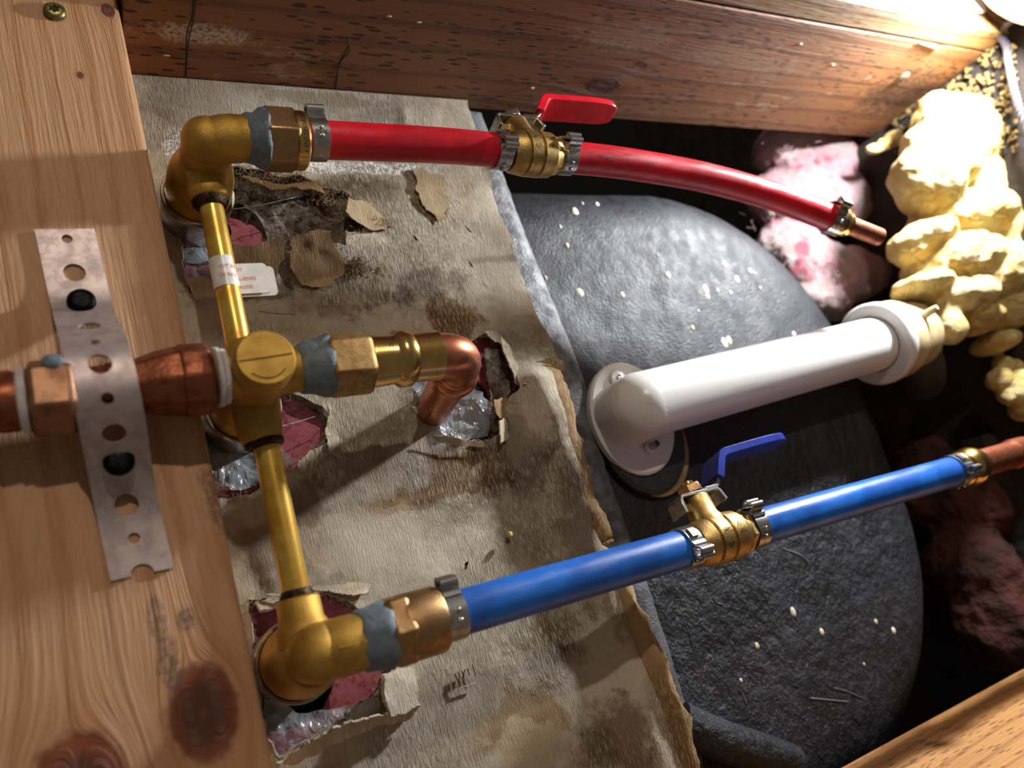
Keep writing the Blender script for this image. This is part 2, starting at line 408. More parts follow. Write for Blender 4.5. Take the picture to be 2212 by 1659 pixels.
def ball(mb, c, r, n=16, m=10):
    r = r if isinstance(r, (tuple, list)) else (r, r, r); vs = []; fs = []; c = Vector(c)
    for i in range(m + 1):
        th = math.pi * (i + .001) / (m + .002)
        for k in range(n):
            a = 2 * math.pi * k / n
            vs.append(c + Vector((r[0] * math.sin(th) * math.cos(a), r[1] * math.sin(th) * math.sin(a), r[2] * math.cos(th))))
    for i in range(m):
        for k in range(n):
            k2 = (k + 1) % n; fs.append((i * n + k, (i + 1) * n + k, (i + 1) * n + k2, i * n + k2))
    return mb.add(vs, fs)
def link(o, parent=None):
    COL.objects.link(o); o.parent = parent; return o
def thing(name, label, cat, loc=(0, 0, 0), group=None, kind=None):
    o = bpy.data.objects.new(name, None); COL.objects.link(o); o.empty_display_size = .01
    o.location = Vector(loc) / 1000; o['label'] = label; o['category'] = cat
    if group: o['group'] = group
    if kind: o['kind'] = kind
    return o
def loc_of(o):
    p = Vector((0, 0, 0))
    while o is not None: p += Vector(o.location) * 1000; o = o.parent
    return p
def part(name, mb, mat, parent=None, loc=None, angle=40, label=None, bevel=0, solid=0, off=0):
    """build the mesh object; vertices are given in world mm"""
    me = bpy.data.meshes.new(name)
    base = loc_of(parent) + (Vector(loc) - loc_of(parent) if loc is not None else Vector((0, 0, 0)))
    me.from_pydata([tuple((p - base) / 1000) for p in mb.v], [], mb.f)
    me.materials.append(MAT[mat]); me.update()
    bm = bmesh.new(); bm.from_mesh(me); bmesh.ops.recalc_face_normals(bm, faces=bm.faces) if not solid else None
    bm.to_mesh(me); bm.free()
    for p in me.polygons: p.use_smooth = True
    me.set_sharp_from_angle(angle=math.radians(angle))
    o = bpy.data.objects.new(name, me); link(o, parent)
    o.location = (base - loc_of(parent)) / 1000
    if label: o['label'] = label
    if bevel:
        b = o.modifiers.new('bevel', 'BEVEL'); b.width = bevel / 1000; b.segments = 2; b.limit_method = 'ANGLE'; b.angle_limit = math.radians(35)
    if solid:
        b = o.modifiers.new('solid', 'SOLIDIFY'); b.thickness = solid / 1000; b.offset = off
        b = o.modifiers.new('split', 'EDGE_SPLIT'); b.split_angle = math.radians(50)
    return o
def single(name, mb, mat, label, cat, loc, group=None, **kw):
    o = part(name, mb, mat, None, loc, **kw); o['label'] = label; o['category'] = cat
    if group: o['group'] = group
    return o
def structure(o, label=None, cat=None):
    o['kind'] = 'structure'
    if label: o['label'] = label
    if cat: o['category'] = cat
    return o
def text_mesh(body, size):
    """text as flat mesh in mm: (verts 2D, faces)"""
    c = bpy.data.curves.new('t', 'FONT'); c.body = body; c.size = size; c.align_x = 'CENTER'; c.align_y = 'CENTER'; c.resolution_u = 2
    o = bpy.data.objects.new('t', c); COL.objects.link(o); bpy.context.view_layer.update()
    me = bpy.data.meshes.new_from_object(o.evaluated_get(bpy.context.evaluated_depsgraph_get()))
    bm = bmesh.new(); bm.from_mesh(me); bmesh.ops.triangulate(bm, faces=bm.faces)
    bmesh.ops.subdivide_edges(bm, edges=[e for e in bm.edges if e.calc_length() > size * .25], cuts=1)
    vs = [v.co.copy() for v in bm.verts]; bm.verts.index_update(); fs = [tuple(v.index for v in f.verts) for f in bm.faces]
    bm.free(); bpy.data.objects.remove(o); bpy.data.curves.remove(c); bpy.data.meshes.remove(me)
    return vs, fs
def wrap_text(mb, body, size, axis_pt, r, ang, updir=1, along=False, lift=.12):
    """letters on a cylinder along +x; ang is measured from -y (towards the viewer) up to +z.
    along=False: text runs around the pipe; along=True: text runs along the pipe"""
    vs, fs = text_mesh(body, size); out = []
    for p in vs:
        a, b = (p.x, p.y) if along else (p.y * updir, p.x * -updir)
        th = ang + b / r
        out.append(Vector(axis_pt) + Vector((a, -(r + lift) * math.cos(th), (r + lift) * math.sin(th))))
    return mb.add(out, fs)
def poly_noise(pts, step=1.3, amp=.7, seed=0, closed=True):
    pts = [Vector((p[0], p[1], 0)) for p in pts]; out = []
    n = len(pts)
    for i in range(n if closed else n - 1):
        a, b = pts[i], pts[(i + 1) % n]; k = max(1, int((b - a).length / step))
        for j in range(k):
            p = a.lerp(b, j / k)
            q = Vector((p.x * .22, p.y * .22, seed)); q2 = Vector((p.x * .07, p.y * .07, seed + 3))
            q3 = Vector((p.x * .95, p.y * .95, seed + 9)); jag = amp * .55
            p = p + Vector((mnoise.noise(q3), mnoise.noise(q3 + Vector((5, 9, 1))), 0)) * jag
            out.append((p.x + amp * (mnoise.noise(q) + 1.3 * mnoise.noise(q2)), p.y + amp * (mnoise.noise(q + Vector((31, 7, 2))) + 1.3 * mnoise.noise(q2 + Vector((11, 17, 2))))))
    if not closed: out.append((pts[-1].x, pts[-1].y))
    return out
def inside(P, poly):
    x, y = P[:, 0], P[:, 1]; r = np.zeros(len(P), bool); n = len(poly)
    for i in range(n):
        x0, y0 = poly[i]; x1, y1 = poly[(i + 1) % n]
        if y0 == y1: continue
        c = ((y0 > y) != (y1 > y)) & (x < (x1 - x0) * (y - y0) / (y1 - y0) + x0); r ^= c
    return r
def pdist(P, poly, closed=True):
    d = np.full(len(P), 1e9); n = len(poly)
    for i in range(n if closed else n - 1):
        a = np.array(poly[i]); b = np.array(poly[(i + 1) % n]); ab = b - a; L = ab @ ab
        t = np.clip(((P - a) @ ab) / L, 0, 1) if L > 0 else np.zeros(len(P))
        d = np.minimum(d, np.linalg.norm(P - (a + t[:, None] * ab), axis=1))
    return d
def sheet(outer, holes, step, keep=None):
    """triangulated flat sheet with clean torn outlines -> (points Nx2, triangles)"""
    pts = []; edges = []
    for loop in [outer] + holes:
        o = len(pts); n = len(loop); pts += [Vector(p) for p in loop]; edges += [(o + i, o + (i + 1) % n) for i in range(n)]
    O = np.array(outer); x0, y0 = O.min(0); x1, y1 = O.max(0)
    gx, gy = np.meshgrid(np.arange(x0 + step / 2, x1, step), np.arange(y0 + step / 2, y1, step))
    Gp = np.c_[gx.ravel(), gy.ravel()] + np.random.RandomState(1).uniform(-.3, .3, (gx.size, 2)) * step
    k = inside(Gp, outer)
    for h in holes: k &= ~inside(Gp, h)
    Gp = Gp[k]
    near = np.zeros(len(Gp), bool)
    for h in [outer] + holes: near |= pdist(Gp, h) < step * .45
    pts += [Vector(p) for p in Gp[~near]]
    v, e, f, *_ = delaunay_2d_cdt(pts, edges, [], 0, 1e-5)
    V = np.array([(p.x, p.y) for p in v]); F = np.array([t for t in f if len(t) == 3])
    c = V[F].mean(1); k = inside(c, outer)
    for h in holes: k &= ~inside(c, h)
    return V, F[k]
def nz(x, z, s, seed=0.0): return mnoise.noise(Vector((x * s, z * s, seed)))
XY = lambda px, py, y=0: (at(px, py, y).x, at(px, py, y).z)
AX = -56.0                                          # depth of all horizontal pipe axes
def X(px, py): return at(px, py, AX).x

# ================================================================== the setting
mb = MB(); box(mb, (575, -330, -700), (600, 600, 900))
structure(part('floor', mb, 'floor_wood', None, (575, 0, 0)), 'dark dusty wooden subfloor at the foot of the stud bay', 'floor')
mb = MB(); box(mb, (-400, 250, -700), (575, 262, 900))  # added panel; its near-black colour stands in for the unlit void
structure(part('wall_cavity', mb, 'unlit_void', None, (200, 250, 0)), 'near-black panel standing in for the unlit cavity behind the tub', 'wall')

for nm, z0, z1 in (('wall_upper', 299, 640), ('wall_lower', -560, -171)):
    mb = MB(); box(mb, (-150, .5, z0), (212, 12, z1)); structure(part(nm, mb, 'paper', None, (0, 0, 0)), 'plasterboard of the neighbouring stud bay ' + nm[5:], 'wall')
# ---- plasterboard seen from behind: paper, core and pink facing, torn open round the valve stems
H1 = [(380, 400), (490, 368), (560, 372), (600, 388), (650, 384), (700, 410), (745, 420), (778, 450), (800, 478), (780, 505), (740, 500), (748, 530), (704, 532), (690, 556), (655, 548), (612, 560), (585, 590), (520, 612), (470, 628), (405, 640), (395, 560)]
H2 = [(430, 910), (520, 850), (620, 846), (662, 866), (690, 880), (704, 905), (700, 945), (664, 985), (640, 1012), (600, 1030), (560, 1052), (536, 1072), (495, 1080), (455, 1075)]
H3 = [(880, 822), (905, 800), (945, 790), (1000, 745), (1042, 722), (1085, 742), (1102, 790), (1108, 845), (1086, 880), (1096, 930), (1045, 955), (1000, 952), (950, 930), (925, 905), (890, 880)]
H4 = [(540, 1300), (620, 1288), (660, 1284), (705, 1280), (745, 1298), (792, 1328), (832, 1360), (862, 1420), (838, 1455), (818, 1490), (790, 1530), (740, 1556), (690, 1582), (600, 1640), (570, 1560), (550, 1450)]
EDGE = [(1004, 200), (1008, 222), (1022, 262), (1040, 330), (1066, 420), (1086, 482), (1110, 545), (1132, 602), (1160, 680), (1186, 742), (1208, 800), (1176, 812), (1180, 860), (1196, 930), (1220, 1050), (1245, 1150), (1290, 1205), (1312, 1255), (1342, 1312), (1400, 1440), (1440, 1530), (1476, 1659), (1500, 1760)]
SLITS = [[(890, 508), (897, 512), (905, 522), (897, 520)], [(1003, 484), (1009, 490), (1020, 504), (1012, 500)], [(1012, 563), (1018, 568), (1024, 578), (1016, 574)], [(1005, 1216), (1013, 1212), (1010, 1228), (1004, 1232)]]
edge_w = [XY(*p) for p in EDGE]
edge_w[0] = (edge_w[0][0], 259.4)
edge_n = poly_noise(edge_w, 1.5, .8, 2, closed=False)
edge_n = [(min(max(x, 190), 240), min(z, 259.4)) for x, z in edge_n if z > -150] + [(222, -150)]
outer = [(-150, -150), (-150, 259.4)] + edge_n
holes = [poly_noise([XY(*p) for p in H], 1.2, 1.0, i) for i, H in enumerate((H1, H2, H3, H4))]
slits = [[XY(*p) for p in s_] for s_ in SLITS]
V, F = sheet(outer, holes + slits, 2.3)
dist = np.min([pdist(V, h) for h in holes], axis=0); dedge = pdist(V, edge_n, closed=False)
ridge_x = np.interp(V[:, 1], [-150, -90, 0, 60, 95, 110], [207, 206, 199, 196, 196, 200])
ridge_h = np.interp(V[:, 1], [-150, -40, 0, 70, 92, 104], [6, 9, 13, 15, 11, 0])
folds = [(at(1185, 430), at(1215, 780), 2.4, 3.5), (at(1120, 500), at(1170, 700), -1.6, 3), (at(1140, 690), at(1190, 760), 1.8, 4), (at(720, 690), at(960, 640), 1.6, 4), (at(560, 1200), at(600, 1280), 1.2, 3), (at(870, 240), at(880, 300), 1.0, 3)]
mb = MB(); vs = []
for i, (x, z) in enumerate(V):
    h = 1.3 * nz(x, z, .018, 1) + .5 * nz(x, z, .07, 2) + .22 * nz(x, z, .25, 3)
    h += (1.6 + 2.2 * nz(x, z, .12, 5)) * math.exp(-dist[i] / 3.5)
    h += (1.0 + 2.0 * nz(x, z, .06, 6)) * math.exp(-dedge[i] / 4)
    t = x - ridge_x[i]; h += ridge_h[i] * (math.exp(-(t / (10 if t < 0 else 15)) ** 2))
    for (a, b, amp, wd) in folds:
        ab = Vector((b.x - a.x, b.z - a.z)); p = Vector((x - a.x, z - a.z)); q = min(max(p.dot(ab) / ab.length_squared, 0), 1)
        dd = (p - ab * q).length; h += amp * math.exp(-(dd / wd) ** 2)
    if x < 40 and z > -150: h = min(h, .3) * .4
    if z > 250: h *= max(0, (259 - z) / 9)
    vs.append((x, -h, z))
mb.add(vs, [tuple(int(k) for k in f) for f in F])
wall = structure(thing('wall_back', 'torn water-stained grey-brown back of the plasterboard behind the pipes', 'wall', (0, 0, 0)))
part('face_paper', mb, 'paper', wall, angle=80, solid=.7, off=-1, label='grey-brown crepe backing paper with water stains and painted-in shadows')
C1 = [(370, 420), (470, 430), (520, 446), (556, 470), (575, 512), (568, 548), (540, 575), (480, 600), (400, 610)]
core_holes = [poly_noise([XY(*p, 4) for p in C1], 1.5, 1.2, 11)] + [poly_noise([XY(*p, 3) for p in H], 1.5, 1.3, 12 + i) for i, H in enumerate((H2, H3, H4))]
V, F = sheet([(-150, -150), (-150, 258), (198, 258), (210, 120), (200, 95), (212, 0), (206, -150)], core_holes, 2.6)
h1w = holes[0]; cr = inside(V, h1w); dd = pdist(V, h1w); mb = MB(); vs = []
for i, (x, z) in enumerate(V):
    y = 2.6
    if cr[i]:
        k = min(1, dd[i] / 3); y = 2.0 + k * (2.0 + 3.2 * nz(x, z, .09, 3) + 2.4 * nz(x, z, .22, 4) + 1.0 * nz(x, z, .5, 8))
    vs.append((x, y, z))
mb.add(vs, [tuple(int(k) for k in f) for f in F])
part('gypsum_core', mb, 'gypsum', wall, angle=50, solid=7.5, off=-1, label='crumbling grey and brown gypsum core')
pv = [poly_noise([(cx + r * math.cos(a), cz + r * math.sin(a)) for a in np.linspace(0, 6.283, 24, endpoint=False)], 2, 1.0, 40 + i)
      for i, (cx, cz, r) in enumerate(((52, 184, 17), (55, 84, 17.5), (150, 86, 27), (58, -14, 17.5)))]
V, F = sheet([(-150, -150), (-150, 258), (190, 258), (190, -150)], pv, 5)
mb = MB().add([(x, 9.8 + 1.2 * nz(x, z, .08, 2), z) for x, z in V], [tuple(int(k) for k in f) for f in F])
part('pink_facing', mb, 'pink_board', wall, angle=60, solid=2.0, off=-1, label='pink waterproof facing showing through the torn holes')

def flap(name, outline, mat, hinge, lift, yb=-1.0, curl=1.0, seed=0, step=1.8, thick=.6):
    """loose torn piece of paper: outline in pixels, hinged along a line, curling towards the viewer"""
    pl = poly_noise([XY(*p, yb) for p in outline], .7, 1.1, seed + 50)
    V, F = sheet(pl, [], step); a = at(*hinge[0], yb); b = at(*hinge[1], yb)
    ab = Vector((b.x - a.x, b.z - a.z)).normalized(); nn = Vector((-ab.y, ab.x))
    ds = [abs((Vector((x - a.x, z - a.z))).dot(nn)) for x, z in V]; mx_ = max(ds)
    mb = MB().add([(x, yb - lift * (d / mx_) ** curl - .6 * nz(x, z, .13, seed) - .25 * nz(x, z, .4, seed + 2), z) for (x, z), d in zip(V, ds)], [tuple(int(k) for k in f) for f in F])
    return part(name, mb, mat, wall, angle=70, solid=thick, off=0)
flap('torn_flap', [(625, 522), (668, 512), (702, 512), (722, 548), (744, 566), (738, 600), (702, 622), (652, 612), (628, 580)], 'kraft', ((625, 600), (690, 630)), 7, -1, 1.5, 1)
flap('torn_flap', [(745, 440), (790, 446), (826, 464), (836, 492), (800, 500), (765, 486), (738, 466)], 'peel', ((836, 440), (836, 500)), 5, -1.5, 1.3, 2)
flap('torn_flap', [(498, 538), (540, 545), (585, 530), (612, 534), (606, 566), (596, 600), (590, 640), (500, 640)], 'kraft', ((500, 645), (600, 645)), 6, -1, 1.2, 3)
flap('torn_flap', [(690, 392), (640, 398), (600, 402), (560, 394), (520, 384), (540, 402), (590, 420), (640, 412), (700, 430)], 'kraft', ((500, 370), (700, 390)), 4, -1, 1, 4)
flap('torn_flap', [(892, 368), (912, 362), (930, 378), (952, 380), (970, 404), (966, 420), (974, 440), (958, 462), (950, 484), (938, 466), (920, 452), (908, 424), (898, 410), (902, 390)], 'peel', ((880, 360), (940, 500)), .8, -1.4, 1.6, 5)
flap('torn_flap', [(1036, 728), (1060, 712), (1096, 738), (1090, 750), (1062, 738)], 'pale_flap', ((1100, 720), (1100, 760)), 6, -2, 1.3, 6)
flap('torn_flap', [(1068, 740), (1092, 752), (1124, 810), (1132, 842), (1112, 838), (1092, 800), (1076, 770)], 'pale_flap', ((1130, 760), (1140, 850)), 8, -1.5, 1.2, 7)
flap('torn_flap', [(1040, 760), (1066, 745), (1092, 790), (1100, 850), (1084, 890), (1076, 940), (1056, 930), (1062, 880), (1050, 830)], 'gypsum', ((1080, 760), (1080, 880)), 3, 1.0, 1.2, 8)
flap('torn_flap', [(1120, 838), (1140, 802), (1168, 790), (1172, 806), (1150, 824), (1130, 846)], 'kraft', ((1180, 780), (1190, 830)), 7, -2, 1.3, 9)
flap('torn_flap', [(1150, 786), (1188, 772), (1210, 790), (1222, 812), (1196, 804), (1172, 802)], 'kraft', ((1150, 780), (1170, 810)), 4, -3, 1.2, 10)
flap('torn_flap', [(1060, 872), (1088, 858), (1104, 862), (1098, 900), (1080, 908), (1066, 900)], 'kraft', ((1100, 860), (1100, 910)), 5, -1, 1.2, 11)
flap('torn_flap', [(1066, 916), (1086, 906), (1098, 920), (1092, 950), (1074, 962), (1070, 940)], 'pale_flap', ((1100, 900), (1100, 960)), 6, -1.5, 1.3, 12)
flap('torn_flap', [(926, 940), (960, 945), (1000, 955), (1040, 962), (1044, 970), (1000, 966), (950, 956)], 'pale_flap', ((930, 965), (1040, 980)), 3, -1.5, 1, 13)
flap('torn_flap', [(700, 870), (706, 900), (702, 940), (712, 985), (740, 990), (728, 940), (716, 890)], 'pale_flap', ((745, 870), (750, 990)), 3.5, -1, 1.2, 14)
flap('torn_flap', [(814, 1456), (850, 1440), (888, 1444), (898, 1500), (902, 1520), (860, 1540), (826, 1546), (816, 1500)], 'pale_flap', ((905, 1450), (905, 1540)), 7, -1, 1.2, 15, thick=2.0)
flap('torn_flap', [(738, 1545), (780, 1516), (812, 1508), (826, 1530), (800, 1548), (760, 1562)], 'gypsum_pale', ((730, 1560), (820, 1560)), 4, -1, 1, 16, thick=2.5)
flap('torn_flap', [(600, 1650), (660, 1596), (720, 1566), (790, 1548), (860, 1536), (904, 1520), (890, 1546), (800, 1574), (720, 1600), (640, 1650)], 'pale_flap', ((620, 1670), (900, 1560)), 8, -1.5, 1.4, 17, thick=1.0)
flap('torn_flap', [(560, 1286), (620, 1276), (700, 1268), (770, 1258), (800, 1268), (780, 1290), (740, 1286), (680, 1276), (600, 1292)], 'pale_flap', ((560, 1250), (800, 1250)), 4, -1, 1.3, 18)
flap('torn_flap', [(548, 1300), (600, 1290), (624, 1296), (620, 1312), (560, 1318)], 'pale_flap', ((560, 1280), (620, 1280)), 4, 0, 1.3, 19, thick=1.5)
flap('torn_flap', [(395, 612), (430, 606), (484, 622), (480, 642), (420, 650)], 'pale_flap', ((400, 660), (480, 660)), 5, -1, 1.3, 20)
flap('torn_flap', [(636, 1012), (660, 985), (700, 960), (716, 968), (690, 1000), (650, 1024)], 'pale_flap', ((660, 1030), (720, 985)), 4, -1, 1.3, 21)

def lip(name, base, outw, mat, seed):
    """curled strip of paper standing along the torn right edge: rows rise off the wall, roll over and fray"""
    pts = [at(*p, 0) for p in base]; path = spline([Vector((p.x, 0, p.z)) for p in pts], 10); vs = []; fs = []; n = len(path); m = 7
    for i, p in enumerate(path):
        k = math.sin(math.pi * min(1, (i + 1) / n * 1.0)) ** .5 if 0 < i < n - 1 else .4
        for j in range(m):
            s_ = j / (m - 1); wv = nz(p.z, j * 3, .09, seed) * 2.2 + nz(p.z, j * 5, .3, seed + 4) * .9
            vs.append((p.x - 7 + s_ * outw + wv * s_, -(7.0 + 6.5 * math.sin(s_ * 2.6)) * k - .8 * wv, p.z + wv * .6))
    for i in range(n - 1):
        for j in range(m - 1): fs.append((i * m + j, i * m + j + 1, (i + 1) * m + j + 1, (i + 1) * m + j))
    return part(name, MB().add(vs, fs), mat, wall, angle=70, solid=1.1, off=0, label='frayed brown strip of torn paper curling off the edge')
lip('torn_edge_strip', [(1168, 798), (1184, 850), (1202, 930), (1220, 1010), (1236, 1090), (1262, 1130), (1292, 1178)], 13, 'kraft', 1)
lip('torn_edge_strip', [(1246, 1150), (1280, 1190), (1312, 1240), (1350, 1318), (1400, 1430), (1440, 1520), (1482, 1659), (1500, 1740)], 9, 'kraft', 2)

def film(outline, y0, amp, seed, name='plastic_film'):
    pl = poly_noise([XY(*p, y0) for p in outline], 2, .8, seed); V, F = sheet(pl, [], 1.6); vs = []
    for x, z in V:
        h = amp * (nz(x, z, .05, seed) + .6 * abs(nz(x, z, .13, seed + 1)) + .35 * nz(x, z, .3, seed + 2)); vs.append((x, y0 - h, z))
    return part(name, MB().add(vs, [tuple(int(k) for k in f) for f in F]), 'film', wall, angle=60, label='crumpled clear plastic film')
film([(872, 830), (930, 800), (1000, 830), (1040, 850), (1065, 890), (1055, 945), (1000, 955), (940, 935), (880, 880)], 2.0, 4, 3)
film([(884, 876), (920, 884), (960, 916), (1000, 905), (1030, 930), (1010, 950), (960, 940), (925, 915)], -2.0, 4, 9)
film([(440, 930), (520, 930), (600, 960), (640, 1000), (610, 1030), (560, 1050), (500, 1060), (450, 1060)], 3.0, 5, 5)
film([(380, 470), (440, 470), (480, 520), (480, 600), (460, 630), (390, 620)], 3.0, 4, 6)
film([(570, 1500), (640, 1540), (720, 1530), (790, 1520), (760, 1556), (690, 1590), (600, 1640), (570, 1580)], 2.0, 4, 7)
for i, pts in enumerate([((500, 452), (560, 444), (620, 430), (650, 424)), ((640, 650), (590, 655), (560, 660)), ((500, 800 + 120), (520, 905), (548, 880)), ((610, 920), (640, 912), (680, 900))]):
    mb = MB(); sweep(mb, spline([at(*p, -6 + 2 * k) for k, p in enumerate(pts)], 5), .25, 6)
    part('plastic_strand', mb, 'film', wall)
mb = MB(); rf = random.Random(3)
def fuzz(loop, n, r0, ymax):
    for _ in range(n):
        i = rf.randrange(len(loop)); x, z = loop[i]; p = Vector((x + rf.gauss(0, .8), rf.uniform(-2.2, ymax), z + rf.gauss(0, .8)))
        q = Vector((rf.gauss(0, 1), rf.gauss(-.3, .6), rf.gauss(0, 1))).normalized() * rf.uniform(1.2, 4.2)
        k = p + q * .5 + Vector((rf.gauss(0, .6), rf.gauss(0, .5), rf.gauss(0, .6))); sweep(mb, [p, k, p + q], r0, 3, cap=False)
for lp_, cnt in zip(holes, (700, 260, 360, 380)): fuzz(lp_, cnt, .09, 1.5)
fuzz([(x - 4, z) for x, z in edge_n if z < 90], 300, .09, -4)
for (px, py, n_, s2_) in ((770, 575, 260, 4.0), (560, 392, 160, 6.0), (640, 385, 140, 6.0), (740, 440, 160, 5), (690, 420, 120, 4), (820, 480, 140, 3)):
    c = at(px, py, -1); fuzz([(c.x + rf.gauss(0, s2_), c.z + rf.gauss(0, s2_ * .6)) for _ in range(40)], n_, .12, .5)
part('torn_fibres', mb, 'peel', wall)['kind'] = 'stuff'
# little dents and a pencilled mark on the paper
mb = MB()
for (a, b) in (((983, 1455), (988, 1470)), ((990, 1452), (994, 1466)), ((998, 1450), (1003, 1462)), ((1004, 1446), (1000, 1464)), ((1010, 1444), (1014, 1460)), ((1020, 1436), (1028, 1460))):
    sweep(mb, [at(*a, -2.0), at(*b, -2.0)], .22, 5)
part('pencil_mark', mb, 'pencil', wall)
mb = MB(); sweep(mb, [at(983, 1466, -2), at(990, 1488, -2), at(1026, 1476, -2)], .35, 5); part('scratch_mark', mb, 'gypsum_pale', wall)
mb = MB(); ball(mb, at(1101, 1154, -4), 1.4, 10, 6); part('foam_bead', mb, 'foam', wall)

# ---- timbers
def timber(name, lo, hi, mat, label, bev=1.6, rot=0, loc=None):
    bm = bmesh.new(); c = (Vector(lo) + Vector(hi)) / 2; base = Vector(loc) if loc is not None else c
    mb = MB(); box(mb, lo, hi); o = single(name, mb, mat, label, 'board', base); o.rotation_euler = (0, math.radians(rot), 0)
    b = o.modifiers.new('bevel', 'BEVEL'); b.width = bev / 1000; b.segments = 3; return o
pine = timber('pine_board', (-51, -38, -175), (38, -.4, 300), 'pine', 'pale pine board with dark red knots carrying the perforated steel strap', 2.2, -1.7, (38, -38, 60))
stud = timber('timber_stud', (33.5, -89, 260), (574.5, 8, 298), 'dark_stud', 'aged reddish-brown stud with scratches and dark knot along the top', 1.2, 0, (300, -45, 260))
strip = timber('furring_strip', (120, -107, 260.4), (572, -90, 300), 'furring', 'lighter wood strip nailed to the front of the brown stud near the lamp', 1.0)
stud2 = timber('timber_stud', (150, -89, -170), (574, 4, -131), 'stud_pine', 'clean orange pine stud crossing the bottom right corner', 1.5)
def on_stud(px, py, off=.15):
    r = ROT @ np.array([(px - CX) / FPX, 1.0, -(py - CY) / FPX]); t = (260 - off) / r[2]
    return Vector((t * r[0], -HCAM + t * r[1], 260 - off))
for pts in [((418, 0), (414, 40), (404, 70), (402, 120), (400, 166)), ((424, 0), (418, 45), (409, 80), (404, 130), (403, 166)), ((750, 84), (755, 110), (738, 130), (728, 160), (722, 192)), ((752, 100), (742, 118), (732, 140), (726, 190))]:
    mb = MB(); sweep(mb, spline([on_stud(*p, .05) for p in pts], 5), .28, 5); part('pencil_line', mb, 'pencil', stud)
mb = MB(); sweep(mb, [on_stud(1986, 92), on_stud(2026, 104)], [.6, 1.3], 8); part('crayon_mark', mb, 'pink_mark', stud)
for (a, b) in (((1868, 172), (1882, 165)),):
    mb = MB(); sweep(mb, [on_stud(*a), on_stud(*b)], .4, 6); part('crayon_mark', mb, 'pink_mark', stud)
mb = MB(); d_ = on_stud(1952, 165); lathe(mb, d_, (0, 0, -1), [(-2, 4), (.4, 4.2), (1.0, 3.4)], 20)
single('nail_head', mb, 'galv', 'grey nail head in the dark stud beside the foam', 'nail', d_)
for p in [(1730, 95), (1800, 140), (360, 120), (840, 35), (905, 48), (1150, 190)]:
    c = on_stud(*p, .2); mb = MB(); ball(mb, c, (1.6, .5, .3), 8, 5); part('plaster_speck', mb, 'splat', stud)

# ================================================================== bathtub
tub = thing('bathtub', 'outside of a black bathtub end with rough speckled skin behind the pipes', 'bathtub', (350, 30, 40))
def rrect(cx, cz, hx, hz, radii, n=14):
    out = []
    for q, (sx, sz) in enumerate(((1, 1), (-1, 1), (-1, -1), (1, -1))):
        rc = radii[q]
        for k in range(n):
            a = math.pi / 2 * (q + k / n)
            out.append((cx + sx * (hx - rc) + rc * math.cos(a), cz + sz * (hz - rc) + rc * math.sin(a)))
    # straight sides are subdivided to keep the mesh even
    res = []
    for i in range(len(out)):
        a, b = out[i], out[(i + 1) % len(out)]; m = max(1, int(math.hypot(b[0] - a[0], b[1] - a[1]) / 8))
        for j in range(m): res.append((a[0] + (b[0] - a[0]) * j / m, a[1] + (b[1] - a[1]) * j / m))
    return res
NB = rrect(300, 33, 182, 195, (150, 30, 30, 150)); cN = len(NB); R_ = 46.0
rings = []
for back in (170, 110, 60): rings.append([(x, 12 + R_ + back, z) for x, z in NB])
for k in range(9):
    a = math.pi / 2 * k / 8; d_ = R_ * (1 - math.cos(a))
    rings.append([(300 + (x - 300) * (1 - d_ / 182), 12 + R_ - R_ * math.sin(a), 33 + (z - 33) * (1 - d_ / 195)) for x, z in NB])
for s_ in (.86, .72, .58, .44, .3, .16, .05):
    q = s_ * (1 - R_ / 182); rings.append([(300 + (x - 300) * q, 12 + 1.2 * nz(x, z, .02), 33 + (z - 33) * q) for x, z in NB])
vs = []; fs = []
for r in rings:
    for (x, y, z) in r: vs.append((x, y + 1.0 * nz(x, z, .03, 7) + .35 * nz(x, z, .15, 8), z))
for i in range(len(rings) - 1):
    for k in range(cN): k2 = (k + 1) % cN; fs.append((i * cN + k, i * cN + k2, (i + 1) * cN + k2, (i + 1) * cN + k))
fs.append(tuple(range((len(rings) - 1) * cN, len(rings) * cN)))
part('basin', MB().add(vs, fs), 'tub', tub, angle=60)
from mathutils.bvhtree import BVHTree
TB = BVHTree.FromPolygons([Vector(v) for v in vs], fs)
def on_tub(px, py, off=0.0):
    """point of the basin's skin seen at a pixel"""
    o_ = Vector((0, -HCAM, 0)); d_ = (at(px, py, 0) - o_).normalized(); h_ = TB.ray_cast(o_, d_)
    return None if h_[0] is None else h_[0] + h_[1] * (off if h_[1].y < 0 else -off)
# grey metal flange between board and basin
fe = [XY(*p, 8) for p in [(1030, 200), (1075, 330), (1130, 480), (1185, 620), (1245, 760), (1290, 900), (1312, 1010), (1345, 1100), (1400, 1250), (1450, 1400), (1500, 1560), (1540, 1700)]]
fe = poly_noise(fe, 3, .5, 5, closed=False); V, F = sheet([(195, -160), (195, 259)] + [(x, min(z, 259)) for x, z in fe] + [(240, -160)], [], 4)
de = pdist(V, fe, closed=False)
mb = MB().add([(x, 7.0 + .8 * nz(x, z, .05, 2) + 3.0 * math.exp(-de[i] / 2.5), z) for i, (x, z) in enumerate(V)], [tuple(int(k) for k in f) for f in F])
part('flange', mb, 'rust_flange', tub, angle=60, solid=1.6, off=-1, label='grey pitted metal flange with rust spots')
mb = MB(); sweep(mb, spline([at(1470, 1560, 6), at(1560, 1600, 2), at(1660, 1632, 6), at(1710, 1652, 8)], 6), [9.5] * 19, 20); part('rim_roll', mb, 'tub', tub, angle=60)
